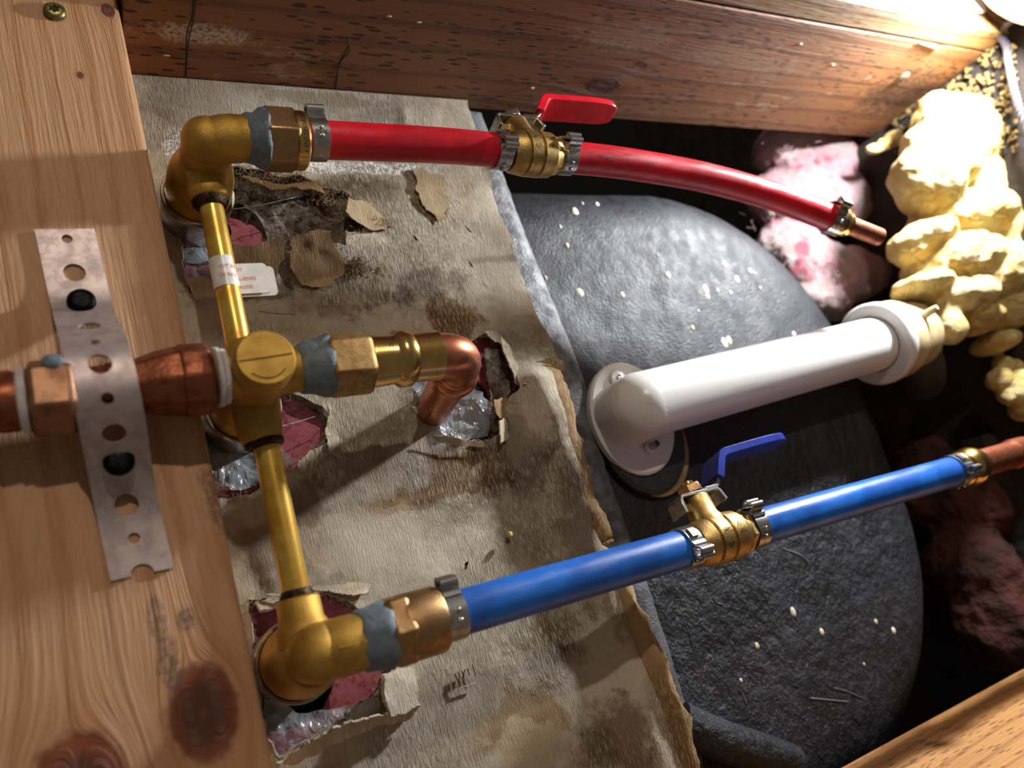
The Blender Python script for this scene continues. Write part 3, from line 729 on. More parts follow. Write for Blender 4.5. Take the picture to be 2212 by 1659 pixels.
spl = [(1158, 400, 2), (1243, 458, 2.2), (1258, 440, 1), (1290, 442, 1.6), (1253, 632, 2.4), (1443, 594, 2), (1344, 637, 1.6), (1565, 570, 2), (1524, 625, 2.2), (1592, 603, 2), (1630, 590, 1), (1528, 640, 1.8), (1550, 628, 1.2), (1578, 632, 1.1), (1565, 740, 2.6), (1575, 735, 2), (1496, 708, 1.3), (1715, 722, 1.6), (1420, 551, .8), (1620, 585, 1.3), (1642, 622, 1), (1508, 672, .9), (1225, 530, 1.4), (1178, 600, 1), (1210, 490, 1.2), (1620, 1090, 1.6), (1713, 1322, 2.0), (1775, 1365, 1.6), (1892, 1343, 1.3), (1930, 1362, 1.6), (1866, 1435, .7), (1635, 1395, 1.5), (1600, 1470, 1), (1500, 1060, 1), (1560, 1130, 1.2)]
mb = MB()
for i, (px, py, r) in enumerate(spl):
    p = on_tub(px, py)
    if p is None: continue
    ball(mb, p, (r * 1.0, .7, r * (1.2 + .6 * abs(nz(px, py, .3)))), 9, 5)
part('plaster_splashes', mb, 'splat', tub)['kind'] = 'stuff'
mb = MB()
for (a, b, c) in (((1750, 1508), (1790, 1512), (1830, 1516)), ((1800, 1486), (1830, 1494), (1862, 1508)), ((1712, 1316), (1716, 1330), (1722, 1340)), ((1600, 1490), (1606, 1505), (1612, 1520)), ((1540, 1290), (1548, 1302), (1560, 1306)), ((1690, 1185), (1730, 1200), (1750, 1222))):
    pp = [on_tub(*a), on_tub(*b), on_tub(*c)]
    if None not in pp: sweep(mb, spline(pp, 4), .5, 6)
part('scratches', mb, 'rust_flange', tub)['kind'] = 'stuff'

# white overflow elbow and pipe
ov = thing('overflow_pipe', 'white plastic tub overflow elbow with long pipe running to the foam', 'pipe', (257, 10, 67))
def oval(cx, cz, rx, rz, y0, y1, ch, n=40):
    mb = MB(); rows = [(y0, 0), (y1 + ch, 0), (y1, ch)]; vs = []; fs = []
    for (y, c) in rows:
        for k in range(n):
            a = 2 * math.pi * k / n; vs.append((cx + (rx - c) * math.cos(a), y, cz + (rz - c) * math.sin(a)))
    for i in range(2):
        for k in range(n): k2 = (k + 1) % n; fs.append((i * n + k, i * n + k2, (i + 1) * n + k2, (i + 1) * n + k))
    fs.append(tuple(range(2 * n, 3 * n))); fs.append(tuple(reversed(range(n)))); return mb.add(vs, fs)
part('gasket', oval(260, 58, 28, 34, 10.5, 5.5, 2), 'rubber', ov, label='black rubber gasket')
part('backing_ring', oval(265, 53, 25.5, 31, 10.2, 9.2, .4), 'kraft', ov)
part('flange_plate', oval(254.5, 66, 26, 31.5, 7, 2.5, 1.2), 'white_pvc', ov)
e0 = Vector((247, 6, 67.5)); e1 = at(1910, 738, -15)
dirx = (e1 - Vector((247, -15, 67.5))).normalized(); cen = Vector((247, -15, 67.5))
path = [e0, Vector((247, 2, 67.5))] + arc(Vector((247, -1, 67.5)), cen, cen + dirx * 15, 10)
mb = MB(); sweep(mb, [e0, cen], 17.4, 36); ball(mb, cen, 17.3, 36, 20); part('elbow', mb, 'white_pvc', ov, angle=60)
mb = MB(); sweep(mb, [cen, cen + dirx * 40, cen + dirx * 120, e1 + dirx * 8], 17.2, 36); part('pipe', mb, 'white_pvc', ov)
mb = MB(); lathe(mb, e1 + dirx * -12, dirx, [(0, 18), (0, 25.5), (1.5, 26.5), (6, 26.5), (9, 25)], 40, cap=False); part('collar', mb, 'white_pvc', ov)
mb = MB(); lathe(mb, e1 + dirx * -4, dirx, [(0, 25), (12, 25.5), (16, 23), (34, 22), (38, 20)], 40); part('slip_nut', mb, 'tan_pvc', ov, label='yellowed slip nut')
mb = MB(); lathe(mb, e1 + dirx * 14 + Vector((0, -23, 6)), (0.2, -1, .2), [(0, 2.5), (6, 2.2), (9, 1.6)], 12); part('nut_lug', mb, 'tan_pvc', ov)
pa = e1 + dirx * 20
mb = MB(); sweep(mb, spline([pa + Vector((6, 0, 0)), pa + Vector((26, 14, -16)), pa + Vector((46, 30, -24))], 5), 17, 20); part('waste_tee', mb, 'rubber', ov)  # black material on the tan tee stands in for shade
for (px, py, r) in ((1333, 822, 5.0), (1402, 968, 3.2)):
    c = at(px, py, 2); mb = MB(); lathe(mb, c, (0, -1, 0), [(0, r), (2.2, r), (3, r - 1)], 20); b_ = part('screw_boss', mb, 'white_pvc', ov)
    mb = MB(); lathe(mb, c + Vector((0, -2.4, 0)), (0, -1, 0), [(0, 2.3), (1.4, 2.2), (2.2, 1.2)], 16); part('screw', mb, 'steel', b_)
c = at(1418, 958, 2); mb = MB(); lathe(mb, c, (0, -1, 0), [(0, 1.7), (.6, 1.7)], 14); part('screw_slot', mb, 'rubber', ov)

# ================================================================== brass valve
vb = thing('brass_valve', 'long brass two-handle tub valve body with hot, middle and cold castings', 'valve', (55, -20, 92))
XH, XT, XC, ZH, ZT, ZC, YT = 53.0, 55.5, 58.0, 186.5, 91.5, -5.0, -40.0
def sleeve(x, z, r, nm):
    mb = MB(); lathe(mb, (x, 6, z), (0, -1, 0), [(0, r - .6), (20, r), (24, r + .4), (24.6, r + .1), (24.4, r - .9), (20, r - 1.4)], 40, cap=False); part('trim_sleeve', mb, 'steel', vb, label='thin chrome sleeve round the valve stem')
    mb = MB(); lathe(mb, (x, 30, z), (0, -1, 0), [(0, r - 1.5), (48, r - 1.6)], 32); part('stem_seal', mb, 'rubber', vb)
sleeve(XH, ZH, 14.3, 0); sleeve(XT, ZT, 14.3, 1); sleeve(XC, ZC - 1, 14.8, 2)
# hot casting
hot = MB(); lathe(hot, (XH, -12, ZH), (0, -1, 0), [(0, 12.9), (5, 13.1), (19, 12.8), (24, 12.0), (28, 10.8), (30, 9.6), (33, 9.2)], 44)
sweep(hot, [(XH, -38, ZH), (XH, -44, ZH)] + arc((XH, -47, ZH), (XH, AX, ZH + .5), (XH + 9, AX, ZH + .8), 10) + [(XH + 19, AX, ZH + 1.2)], [9.4, 9.3] + [9.2] * 11 + [8.7], 30)
ball(hot, (XH, AX + 1.5, ZH + .4), 9.3, 30, 18)
lathe(hot, (XH, YT, ZH - 6), (0.01, 0, -1), [(0, 8.2), (8, 8.0), (10.2, 7.4), (11, 6.6)], 30)
part('hot_casting', hot, 'brass_cast', vb, angle=50)
mb = MB(); lathe(mb, (XH, YT, ZH - 16.6), (0.02, 0, -1), [(0, 6.9), (1.2, 6.9), (3.2, 5.4)], 28); part('solder_ring', mb, 'solder_dark', vb)
mb = MB(); lathe(mb, (XH + 17, AX, ZH + 1.1), (1, 0, .02), hexprof(6, 9.2, .6), 8, .3); part('octagon_end', mb, 'bronze', vb)
# cold casting
cold = MB(); lathe(cold, (XC, -12, ZC - 1), (0, -1, 0), [(0, 13.2), (6, 13.4), (18, 13.2), (24, 12.4), (29, 11.2), (33, 9.6)], 44)
sweep(cold, [(XC, -38, ZC), (XC, -44, ZC)] + arc((XC, -46, ZC), (XC, AX, ZC), (XC + 10, AX, ZC), 10) + [(XC + 24, AX, ZC)], [9.6, 9.6] + [9.5] * 11 + [8.8], 30)
ball(cold, (XC, AX + 1.5, ZC), 9.6, 30, 18)
lathe(cold, (XC - .6, YT, ZC + 4), (0, 0, 1), [(0, 9.4), (5, 9.0), (8, 7.6), (14.5, 7.4), (15.5, 6.4)], 30)
part('cold_casting', cold, 'brass_cast', vb, angle=50)
mb = MB(); box(mb, (XC + 4, AX - 9.5, ZC - .3), (XC + 22, AX - 8.4, ZC + .3)); part('mould_line', mb, 'brass_cast', vb)
mb = MB(); lathe(mb, (XC - .6, YT, ZC + 19.2), (0, 0, 1), [(0, 5.9), (1.2, 5.9), (3.0, 5.0)], 28); part('solder_ring', mb, 'solder_dark', vb)
# middle tee
tee = MB(); lathe(tee, (XT, -10, ZT), (0, -1, 0), [(0, 13.2), (6, 13.2), (18, 12.0), (24, 10.8), (34, 10.4), (44, 10.2), (58.5, 10.3), (60.5, 10.0), (61.5, 9.3)], 44)
lathe(tee, (XT - 15, AX, ZT), (1, 0, 0), [(0, 7.2), (1, 7.8), (8, 8.2), (22, 8.6), (30, 8.2), (34, 8.0)], 32)
lathe(tee, (XT, YT, ZT - 21), (0, 0, 1), [(0, 6.8), (1, 7.4), (10, 8.6), (20, 9.2), (32, 8.6), (38, 7.0), (39, 6.2)], 32)
part('middle_casting', tee, 'brass_cast', vb, angle=50)
mb = MB(); a_ = Vector((XT - 8.6, -71.5, ZT - .6)); b_ = Vector((XT + 8.6, -71.5, ZT + .4)); sweep(mb, [a_, b_], .28, 6); part('mould_line', mb, 'bronze', vb)
mb = MB(); sweep(mb, [Vector((XT + 7.2 * math.cos(t), -71.4, ZT + 7.4 * math.sin(t))) for t in np.linspace(3.9, 5.6, 14)], .3, 6); part('mould_line', mb, 'bronze', vb)
mb = MB(); lathe(mb, (XT + .6, YT, ZT - 20.4), (0.03, 0, -1), [(0, 7.2), (1.8, 7.0), (2.6, 5.2)], 28); part('solder_ring', mb, 'solder_dark', vb)
# crossover tubes
mb = MB(); sweep(mb, [(XH, YT, ZH - 14), (XT - 1.8, YT, ZT + 14)], 4.55, 28); part('crossover_tube', mb, 'brass_tube', vb)
mb = MB(); sweep(mb, [(XT + 1.2, YT, ZT - 16), (XC - .6, YT, ZC + 17)], 4.7, 28); part('crossover_tube', mb, 'brass_tube', vb)

# hot-water tag wrapped round the upper tube
tg = thing('paper_tag', 'white sticker with red HOT, CALIENTE and CHAUDE lettering on the upper brass tube', 'tag', (54, -42, 135))
tz = at(477, 580, -45).z; txc = 53.6
mb = MB(); lathe(mb, (txc - .35, YT, tz - 6.4), (-.02, 0, 1), [(0, 4.6), (0, 4.75), (12.4, 4.75), (12.4, 4.6)], 32, cap=False); part('wrap_band', mb, 'sticker', tg)
def rsheet(x0, x1, z0, z1, y, r):
    pts = []
    for (cx_, cz_, a0) in ((x1 - r, z1 - r, 0), (x0 + r, z1 - r, 90), (x0 + r, z0 + r, 180), (x1 - r, z0 + r, 270)):
        for k in range(6): a = math.radians(a0 + 18 * k); pts.append((cx_ + r * math.cos(a), y, cz_ + r * math.sin(a)))
    return MB().add(pts, [tuple(range(len(pts)))])
q0 = at(572, 572, -41); q1 = at(590, 636, -41); zt_, zb_ = at(530, 570, -41).z, at(545, 634, -41).z
part('tag_flap', rsheet(txc + 2, at(580, 600, -41).x, zb_, zt_, -41.2, 1.8), 'sticker', tg, solid=.25)
part('tag_flap', rsheet(txc + 2, at(594, 600, -40).x, zb_ - .9, zt_ - 1.0, -40.2, 1.8), 'sticker', tg, solid=.25)
mb = MB()
for (body, px, py, sz) in (('HOT', 511, 583, 2.0), ('CALIENTE', 528, 602, 2.0), ('CHAUDE', 523, 620, 2.0)):
    vs, fs = text_mesh(body, sz); c = at(px, py, -41.6); mb.add([(c.x + p.x, -41.45, c.z + p.y) for p in vs], fs)
part('lettering', mb, 'ink_red', tg, label='red lettering on the tag flap')
mb = MB()
for (body, dz) in (('NOT RE', 1.2), ('DE IN V', -2.4)):
    vs, fs = text_mesh(body, 2.0); out_ = []
    for p in vs:
        th = p.x / 4.8 + .1; out_.append((txc - .3 + 4.84 * math.sin(th), YT - 4.84 * math.cos(th), tz + dz + p.y))
    mb.add(out_, fs)
part('lettering', mb, 'ink_red', tg, label='red lettering on the wrapped band')

# ================================================================== fittings on the three outlets
def dope(o, d, prof, parent, seed):
    mb = MB(); lathe(mb, o, d, prof, 40, wob=.9, seed=seed); return part('thread_sealant', mb, 'dope', parent, angle=70, label='smeared grey-blue thread sealant')
# hot adapter
xa = [X(525, 288), X(548, 290), X(572, 290), X(634, 292), X(656, 296), X(706, 303)]
ha = thing('brass_adapter', 'bronze hex adapter with ENG lettering between hot elbow and red pipe', 'fitting', (xa[2], AX, ZH + 1))
dope((xa[0] - .5, AX, ZH + 1.2), (1, 0, 0), [(0, 8.6), (1.5, 9.6), (4, 10.0), (6, 11.4), (8, 12.2), (9, 11)], ha, 1.0)
mb = MB(); lathe(mb, (xa[1] + 2.5, AX, ZH + 1.2), (1, 0, 0), [(0, 11.3), (1.2, 12.8), (xa[3] - xa[1] - 3.4, 12.8), (xa[3] - xa[1] - 2.6, 12.0)], 6, .25); part('hex_body', mb, 'bronze', ha, bevel=.9)
mb = MB(); lathe(mb, (xa[3] - 1, AX, ZH + 1.2), (1, 0, 0), [(0, 11.6), (xa[4] - xa[3], 11.6), (xa[4] - xa[3] + .8, 10.8)], 40); part('collar', mb, 'brass_shiny', ha)
mb = MB(); wrap_text(mb, 'CIFENG cNS 1', 2.4, ((xa[3] + xa[4]) / 2 - .6, AX, ZH + 1.2), 11.6, -.35); part('lettering', mb, 'ink_black', ha)
mb = MB(); lathe(mb, (xa[4], AX, ZH + 1), (1, 0, 0), [(0, 6.6), (8, 6.6)], 28); part('barb', mb, 'bronze', ha)
# cold adapter
xb = [X(775, 1380), X(838, 1372), X(895, 1350), X(948, 1338), X(958, 1335), X(998, 1322)]
ca = thing('brass_adapter', 'bronze round-shouldered adapter between cold elbow and blue pipe', 'fitting', (xb[1], AX, ZC))
dope((xb[0] - 1.0, AX, ZC), (1, 0, 0), [(0, 8.8), (1.8, 10.0), (5, 10.4), (8, 11.2), (11, 11.4), (12, 10)], ca, 4.0)
mb = MB(); lathe(mb, (xb[1] - 1.5, AX, ZC), (1, 0, 0), [(0, 11), (1.6, 12.8), (8, 12.8), (9.4, 11.2)], 6, .1); part('hex_body', mb, 'bronze', ca, bevel=.9)
mb = MB(); lathe(mb, (xb[1] + 5, AX, ZC), (1, 0, 0), [(0, 11.4), (2, 11.5), (xb[3] - xb[1] - 6, 11.5), (xb[3] - xb[1] - 5, 11.0), (xb[3] - xb[1] - 5, 9)], 44); part('shoulder', mb, 'bronze', ca)
mb = MB(); lathe(mb, (xb[3] - 2, AX, ZC), (1, 0, 0), [(0, 6.6), (9, 6.6)], 28); part('barb', mb, 'bronze', ca)
# middle press adapter + copper elbow
xm = [X(640, 790), X(706, 785), X(798, 778), X(852, 774), X(890, 770), X(945, 766)]
pr = thing('press_adapter', 'shiny brass hex press adapter between middle casting and copper elbow', 'fitting', (xm[1], AX, ZT))
dope((xm[0], AX, ZT), (1, 0, 0), [(0, 8.2), (1.4, 9.2), (5, 9.6), (9, 11.0), (11.5, 11.6), (12.4, 10)], pr, 7.0)
mb = MB(); lathe(mb, (xm[1] - 1, AX, ZT), (1, 0, 0), [(0, 11.2), (.8, 12.6), (xm[2] - xm[1] - 1, 12.6), (xm[2] - xm[1] + .6, 11.2)], 6, .55); part('hex_body', mb, 'hex_rough', pr, bevel=.8)
mb = MB(); L1, L2, L3 = xm[3] - xm[2], xm[4] - xm[2], xm[5] - xm[2]
lathe(mb, (xm[2] - .5, AX, ZT), (1, 0, 0), [(0, 9.6), (1.0, 9.9), (L1 - 1, 9.5), (L1, 9.9), (L1 + 1.4, 11.0), (L1 + 3.2, 11.2), (L2 - 1.2, 10.8), (L2, 9.7), (L3 - 1, 9.8), (L3, 9.9), (L3 + .3, 9.2)], 44); part('press_socket', mb, 'brass_shiny', pr)
mb = MB(); wrap_text(mb, 'XL 7C', 2.2, ((xm[2] + xm[3]) / 2 + 1, AX, ZT), 9.7, .45); wrap_text(mb, 'VIIIL', 2.2, ((xm[4] + xm[5]) / 2, AX, ZT), 9.85, .6); part('stamping', mb, 'ink_black', pr)
ce = thing('copper_elbow', 'bright copper elbow turning into the wall through crumpled plastic', 'fitting', (xm[5], AX, ZT))
xe = X(1010, 765); pth = [(xm[5] - 3, AX, ZT)] + arc((xe - 12, AX, ZT - .5), (xe, AX, ZT - 1), (xe, AX + 12, ZT - 2), 12) + [(xe, AX + 15, ZT - 2.3)]
mb = MB(); sweep(mb, pth, 9.1, 32); part('bend', mb, 'copper', ce, angle=60)
mb = MB(); lathe(mb, (xe, AX + 13, ZT - 2.2), (.06, 1, -.14), [(0, 9.1), (1, 9.6), (2.0, 9.4), (3.2, 10.6), (5.0, 10.9), (6.6, 10.2), (8.0, 9.8), (9.4, 9.9), (9.6, 8)], 36); part('press_bead', mb, 'copper', ce)
mb = MB(); sweep(mb, [(xe + .8, AX + 19, ZT - 3.2), (xe + 4.6, 14, ZT - 9)], 8.0, 30); part('stub', mb, 'copper', ce)
# riser to the shower on the left
rs = thing('copper_adapter', 'flux-stained copper adapter between strap and brass middle casting', 'fitting', (30, AX, ZT))
x0 = [X(292, 832), X(330, 828), X(395, 824), X(462, 812)]
mb = MB(); lathe(mb, (x0[0] - 8, AX, ZT), (1, 0, 0), [(0, 8.6), (8, 8.8), (x0[1] - x0[0] + 8, 10.6), (x0[2] - x0[0] + 6, 12.0), (x0[2] - x0[0] + 9, 12.0)], 8, .2); part('cone', mb, 'copper_flux', rs, bevel=.8)
mb = MB(); lathe(mb, (x0[2] - 1, AX, ZT), (1, 0, 0), [(0, 12.2), (1, 12.7), (x0[3] - x0[2] - 1.5, 12.6), (x0[3] - x0[2], 11.6)], 8, .2); part('hex_body', mb, 'copper_flux', rs, bevel=.9)
for i, (px, r) in enumerate(((463, 10.4), (476, 9.6))):
    mb = MB(); lathe(mb, (X(px, 812), AX, ZT), (1, 0, 0), [(0, r - .6), (.5, r), (1.8, r - .2), (2.2, r - .8)], 36, wob=.35, seed=i); part('thread_tape', mb, 'tape', rs, label='white thread tape')
un = thing('union_nut', 'brown copper hex nut on the pipe left of the strap', 'fitting', (-8, AX, ZT))
x1 = [X(62, 865), X(165, 858)]
mb = MB(); lathe(mb, (x1[0], AX, ZT - 1), (1, 0, 0), [(0, 11), (1.2, 12.9), (x1[1] - x1[0] - 1, 12.9), (x1[1] - x1[0] + .5, 11.4)], 6, .5); part('hex_body', mb, 'nut_brown', un, bevel=1.0)
mb = MB(); lathe(mb, (x1[0] - 2.6, AX, ZT - 1), (1, 0, 0), [(0, 9.6), (.6, 10.2), (2.4, 10.0)], 36); part('washer', mb, 'tape', un)
mb = MB(); c = Vector((x1[1] - 5, AX - 11.0, ZT + 6.6)); ball(mb, c, (3.2, 1.2, 2.4), 12, 8); part('sealant_spot', mb, 'dope', un)
mb = MB(); sweep(mb, [(-120, AX, ZT - 1), (x1[0] + 1, AX, ZT - 1)], 8.3, 28)
lathe(mb, (x1[0] - 9, AX, ZT - 1), (1, 0, 0), [(0, 8.4), (1, 9.4), (5, 9.4), (7, 8.6)], 28, wob=.5)
single('copper_riser', mb, 'copper_flux', 'stained copper pipe entering at the left edge behind the nut', 'pipe', (-40, AX, ZT - 1))
mb = MB(); sweep(mb, [(x1[1] - 1, AX, ZT - .6), (x0[0] - 4, AX, ZT - .2)], 8.0, 28)
single('copper_nipple', mb, 'copper_flux', 'short copper pipe passing under the bent steel strap', 'pipe', (10, AX, ZT))

# ================================================================== perforated strap and screws
def sy(z):
    t = (z - 93) / 24.0; return -38.7 - 27.0 * math.exp(-(abs(t) ** 2.6))
def sx(z): return 2.5 + (159 - z) * .072
def strap_at(px, py):
    y = -38.7
    for _ in range(8): p = at(px, py, y); y = sy(p.z)
    return p
mb = MB(); loops = []
for (px, py, r) in ((145, 517, 1.7), (160, 590, 3.5), (195, 707, 3.4), (205, 742, 1.6), (215, 787, 3.4), (232, 860, 1.8), (247, 935, 3.5), (272, 1090, 3.6), (288, 1163, 1.8)):
    p = strap_at(px, py); dy = (sy(p.z + .5) - sy(p.z - .5)); k = 1 / math.sqrt(1 + dy * dy)
    u_ = max(-3, min(3, (p.x - sx(p.z)) * .4))
    loops.append([(u_ + r * math.cos(a), p.z + r * k * math.sin(a)) for a in np.linspace(0, 2 * math.pi, 20, endpoint=False)])
zt, zb = at(139, 498, -38).z, at(300, 1243, -38).z; hw = 9.3
outl = [(-hw, zt), (hw, zt)] + [(hw, z) for z in np.arange(zt - 2, zb, -2.0)] + [(hw, zb)]
outl += [(3.4 * math.cos(a), zb + 3.4 * math.sin(a)) for a in np.linspace(.02, math.pi - .02, 12)] + [(-hw, zb)] + [(-hw, z) for z in np.arange(zb + 2, zt, 2.0)]
V, F = sheet(outl, loops, 1.9)
mb.add([(sx(z) + u_, sy(z), z) for u_, z in V], [tuple(int(k) for k in f) for f in F])
single('pipe_strap', mb, 'strap_steel', 'bent perforated steel strap holding the copper pipe to the pine board', 'strap', (sx(95), -38, 95), angle=60, solid=.9, off=0)
def screw(px, py, y, R, mat, nm, label, star):
    c = at(px, py, y); t = thing(nm, label, 'screw', c)
    mb = MB(); lathe(mb, c + Vector((0, 1.5, 0)), (0, -1, 0), [(0, R * .5), (1.3, R * .92), (1.8, R), (2.6, R * .98), (3.4, R * .8), (3.7, R * .55)], 28)
    part('head', mb, mat, t)
    pts = []
    for k in range(star * 4):
        a = 2 * math.pi * k / (star * 4) + .3; rr = R * (.6 if (k % 4) in (0, 1) else .2) if star == 4 else R * (.52 if (k % 4) in (0, 1) else .36)
        pts.append(c + Vector((rr * math.cos(a), -2.35, rr * math.sin(a))))
    n = len(pts); m_ = MB().add(pts + [p + Vector((0, 1.0, 0)) for p in pts], [tuple(range(n))] + [(i, (i + 1) % n, n + (i + 1) % n, n + i) for i in range(n)])
    part('drive_recess', m_, 'solder_dark' if star == 6 else 'recess_shade', t)  # flat dark star, coloured for the shade inside a recess
    return t
p1 = strap_at(175, 650); p2 = strap_at(255, 998)
screw(176, 652, sy(p1.z) - 1.2, 4.6, 'black_metal', 'black_screw', 'black cross-head screw through the upper part of the steel strap', 4)
screw(257, 998, sy(p2.z) - 1.0, 4.7, 'black_metal', 'black_screw', 'black cross-head screw through the lower part of the steel strap', 4)
screw(118, 27, -38.2, 4.0, 'screw_brass', 'deck_screw', 'dull brass star-drive screw at the top of the pine board', 6)

# ================================================================== pex pipes, clamps and ball valves
RP = 7.75
def rp(px, py): return at(px, py, AX)
red_ax = [rp(700, 304), rp(900, 312), rp(1090, 327), rp(1220, 339)]
mb = MB(); sweep(mb, spline([rp(660, 301), rp(800, 307), rp(960, 315), rp(1072, 325)], 8), RP, 32)
single('red_pipe', mb, 'red_pex', 'dark red plastic pipe between bronze adapter and red-handled valve', 'pipe', rp(880, 310))
far = spline([rp(1200, 338), rp(1300, 347), rp(1400, 361), rp(1520, 383), rp(1640, 415), rp(1720, 443), rp(1795, 472)], 8)
mb = MB(); sweep(mb, far, RP, 32)
rfar = thing('red_pipe', 'bright red curved plastic pipe from the red-handled valve to pink insulation', 'pipe', rp(1500, 380))
part('pipe', mb, 'red_pex', rfar)
mb = MB()
for (body, px, py) in (('ASTM F876', 1290, 362), ('100 PSI', 1390, 376)):
    vs, fs = text_mesh(body, 2.6); c = rp(px, py); dv = (rp(px + 60, py + 10) - rp(px, py)).normalized()
    for p in vs:
        q = rp(px, py); ax = Vector((q.x, AX, at(px, py - 16, AX).z)) + dv * p.x; th = -.45 + p.y / RP
        mb.v.append(ax + Vector((0, -(RP + .08) * math.cos(th), (RP + .08) * math.sin(th))))
    o = len(mb.v) - len(vs); mb.f += [tuple(i + o for i in f) for f in fs]
part('print', mb, 'ink_black', rfar, label='faint black printing')
bl_x = lambda px, py: X(px, py)
def bp(x): return Vector((x, AX, ZC))
xv0, xv1 = X(1480, 1185), X(1640, 1140)
mb = MB(); sweep(mb, [bp(X(955, 1335)), bp(150), bp(190), bp(xv0 + 1)], RP + .25, 32)
single('blue_pipe', mb, 'blue_pex', 'scuffed dark blue plastic pipe between bronze adapter and blue-handled valve', 'pipe', bp(160))
xend = X(2062, 1020)
mb = MB(); sweep(mb, [bp(X(1610, 1148)), bp(290), bp(350), bp(xend + 4)], RP + .25, 32)
single('blue_pipe', mb, 'blue_pex', 'bright blue plastic pipe from the blue-handled valve to the far copper stub', 'pipe', bp(330))

def clamp(c, d, R, ang, label, width=7.0):
    """stainless cinch clamp: band, pinched ear and locking tongue"""
    d = Vector(d).normalized(); t = thing('pipe_clamp', label, 'clamp', c, 'steel pipe clamps'); c = Vector(c)
    mb = MB(); lathe(mb, c - d * width / 2, d, [(0, R), (0, R + .9), (width, R + .9), (width, R), (0, R)], 40, cap=False); part('band', mb, 'steel', t)
    e = (Vector((0, -1, 0)) * math.cos(ang) + Vector((0, 0, 1)) * math.sin(ang)); e = (e - d * e.dot(d)).normalized(); s_ = d.cross(e)
    R1 = R + .9; prof = [(-4.2, R1 - .9), (-3.2, R1 + .3), (-2.2, R1 + .8), (-2.6, R1 + 2.6), (-2.2, R1 + 4.2), (-1.0, R1 + 4.6), (0, R1 + 3.7), (1.0, R1 + 4.6), (2.2, R1 + 4.2), (2.6, R1 + 2.6), (2.2, R1 + .8), (3.2, R1 + .3), (4.2, R1 - .9)]
    mb = MB(); ribbon(mb, spline([c + s_ * a + e * b for a, b in prof], 3), d, width * .95, .8); part('ear', mb, 'steel', t, angle=60)
    mb = MB()
    for k in (1.1, 1.5):
        q = (e * math.cos(k) + s_ * math.sin(k)).normalized(); ball(mb, c + q * (R1 + .1) , 1.0, 10, 6)
    q = (e * math.cos(-.95) + s_ * math.sin(-.95)).normalized(); q2 = d.cross(q)
    ribbon(mb, [c + (q + q2 * (k * .12)) .normalized() * (R1 + .5) for k in (-2, -1, 0, 1, 2)], d, width * .5, .8)
    part('locking_tongue', mb, 'steel', t)
    mb = MB()
    q = (e * math.cos(-1.5) + s_ * math.sin(-1.5)).normalized()
    ribbon(mb, [c + (q + d.cross(q) * k).normalized() * (R1 + .05) for k in (-.09, 0, .09)], d, width * .3, .2); part('slot', mb, 'rubber', t)
    return t
dR = (rp(1072, 325) - rp(960, 315)).normalized(); dx1 = Vector((1, 0, 0))
cA = clamp(rp(683, 302), (rp(800, 307) - rp(660, 301)), RP, 1.1, 'steel clamp marked PEX next to the bronze hot adapter')
mb = MB(); wrap_text(mb, 'PEX', 2.8, rp(683, 302), RP + .9, -.25, along=True); part('stamping', mb, 'ink_black', cA)
clamp(rp(1078, 326), dR, RP, -.25, 'steel clamp on the left side of the red-handled valve')
clamp(rp(1218, 339), (rp(1300, 347) - rp(1200, 338)), RP, .2, 'steel clamp on the right side of the red-handled valve')
clamp(rp(1796, 472), (rp(1795, 472) - rp(1720, 443)), RP, .4, 'small far clamp at the end of the red pipe')
clamp(bp(X(972, 1328)), dx1, RP + .25, 1.25, 'bronze-tinted steel clamp next to the bronze cold adapter')
clamp(bp(X(1482, 1185)), dx1, RP + .25, -.3, 'steel clamp on the left side of the blue-handled valve')
clamp(bp(X(1622, 1143)), dx1, RP + .25, 1.0, 'steel clamp on the right side of the blue-handled valve')
clamp(bp(xend), dx1, RP + .25, -.2, 'far steel clamp at the end of the blue pipe')

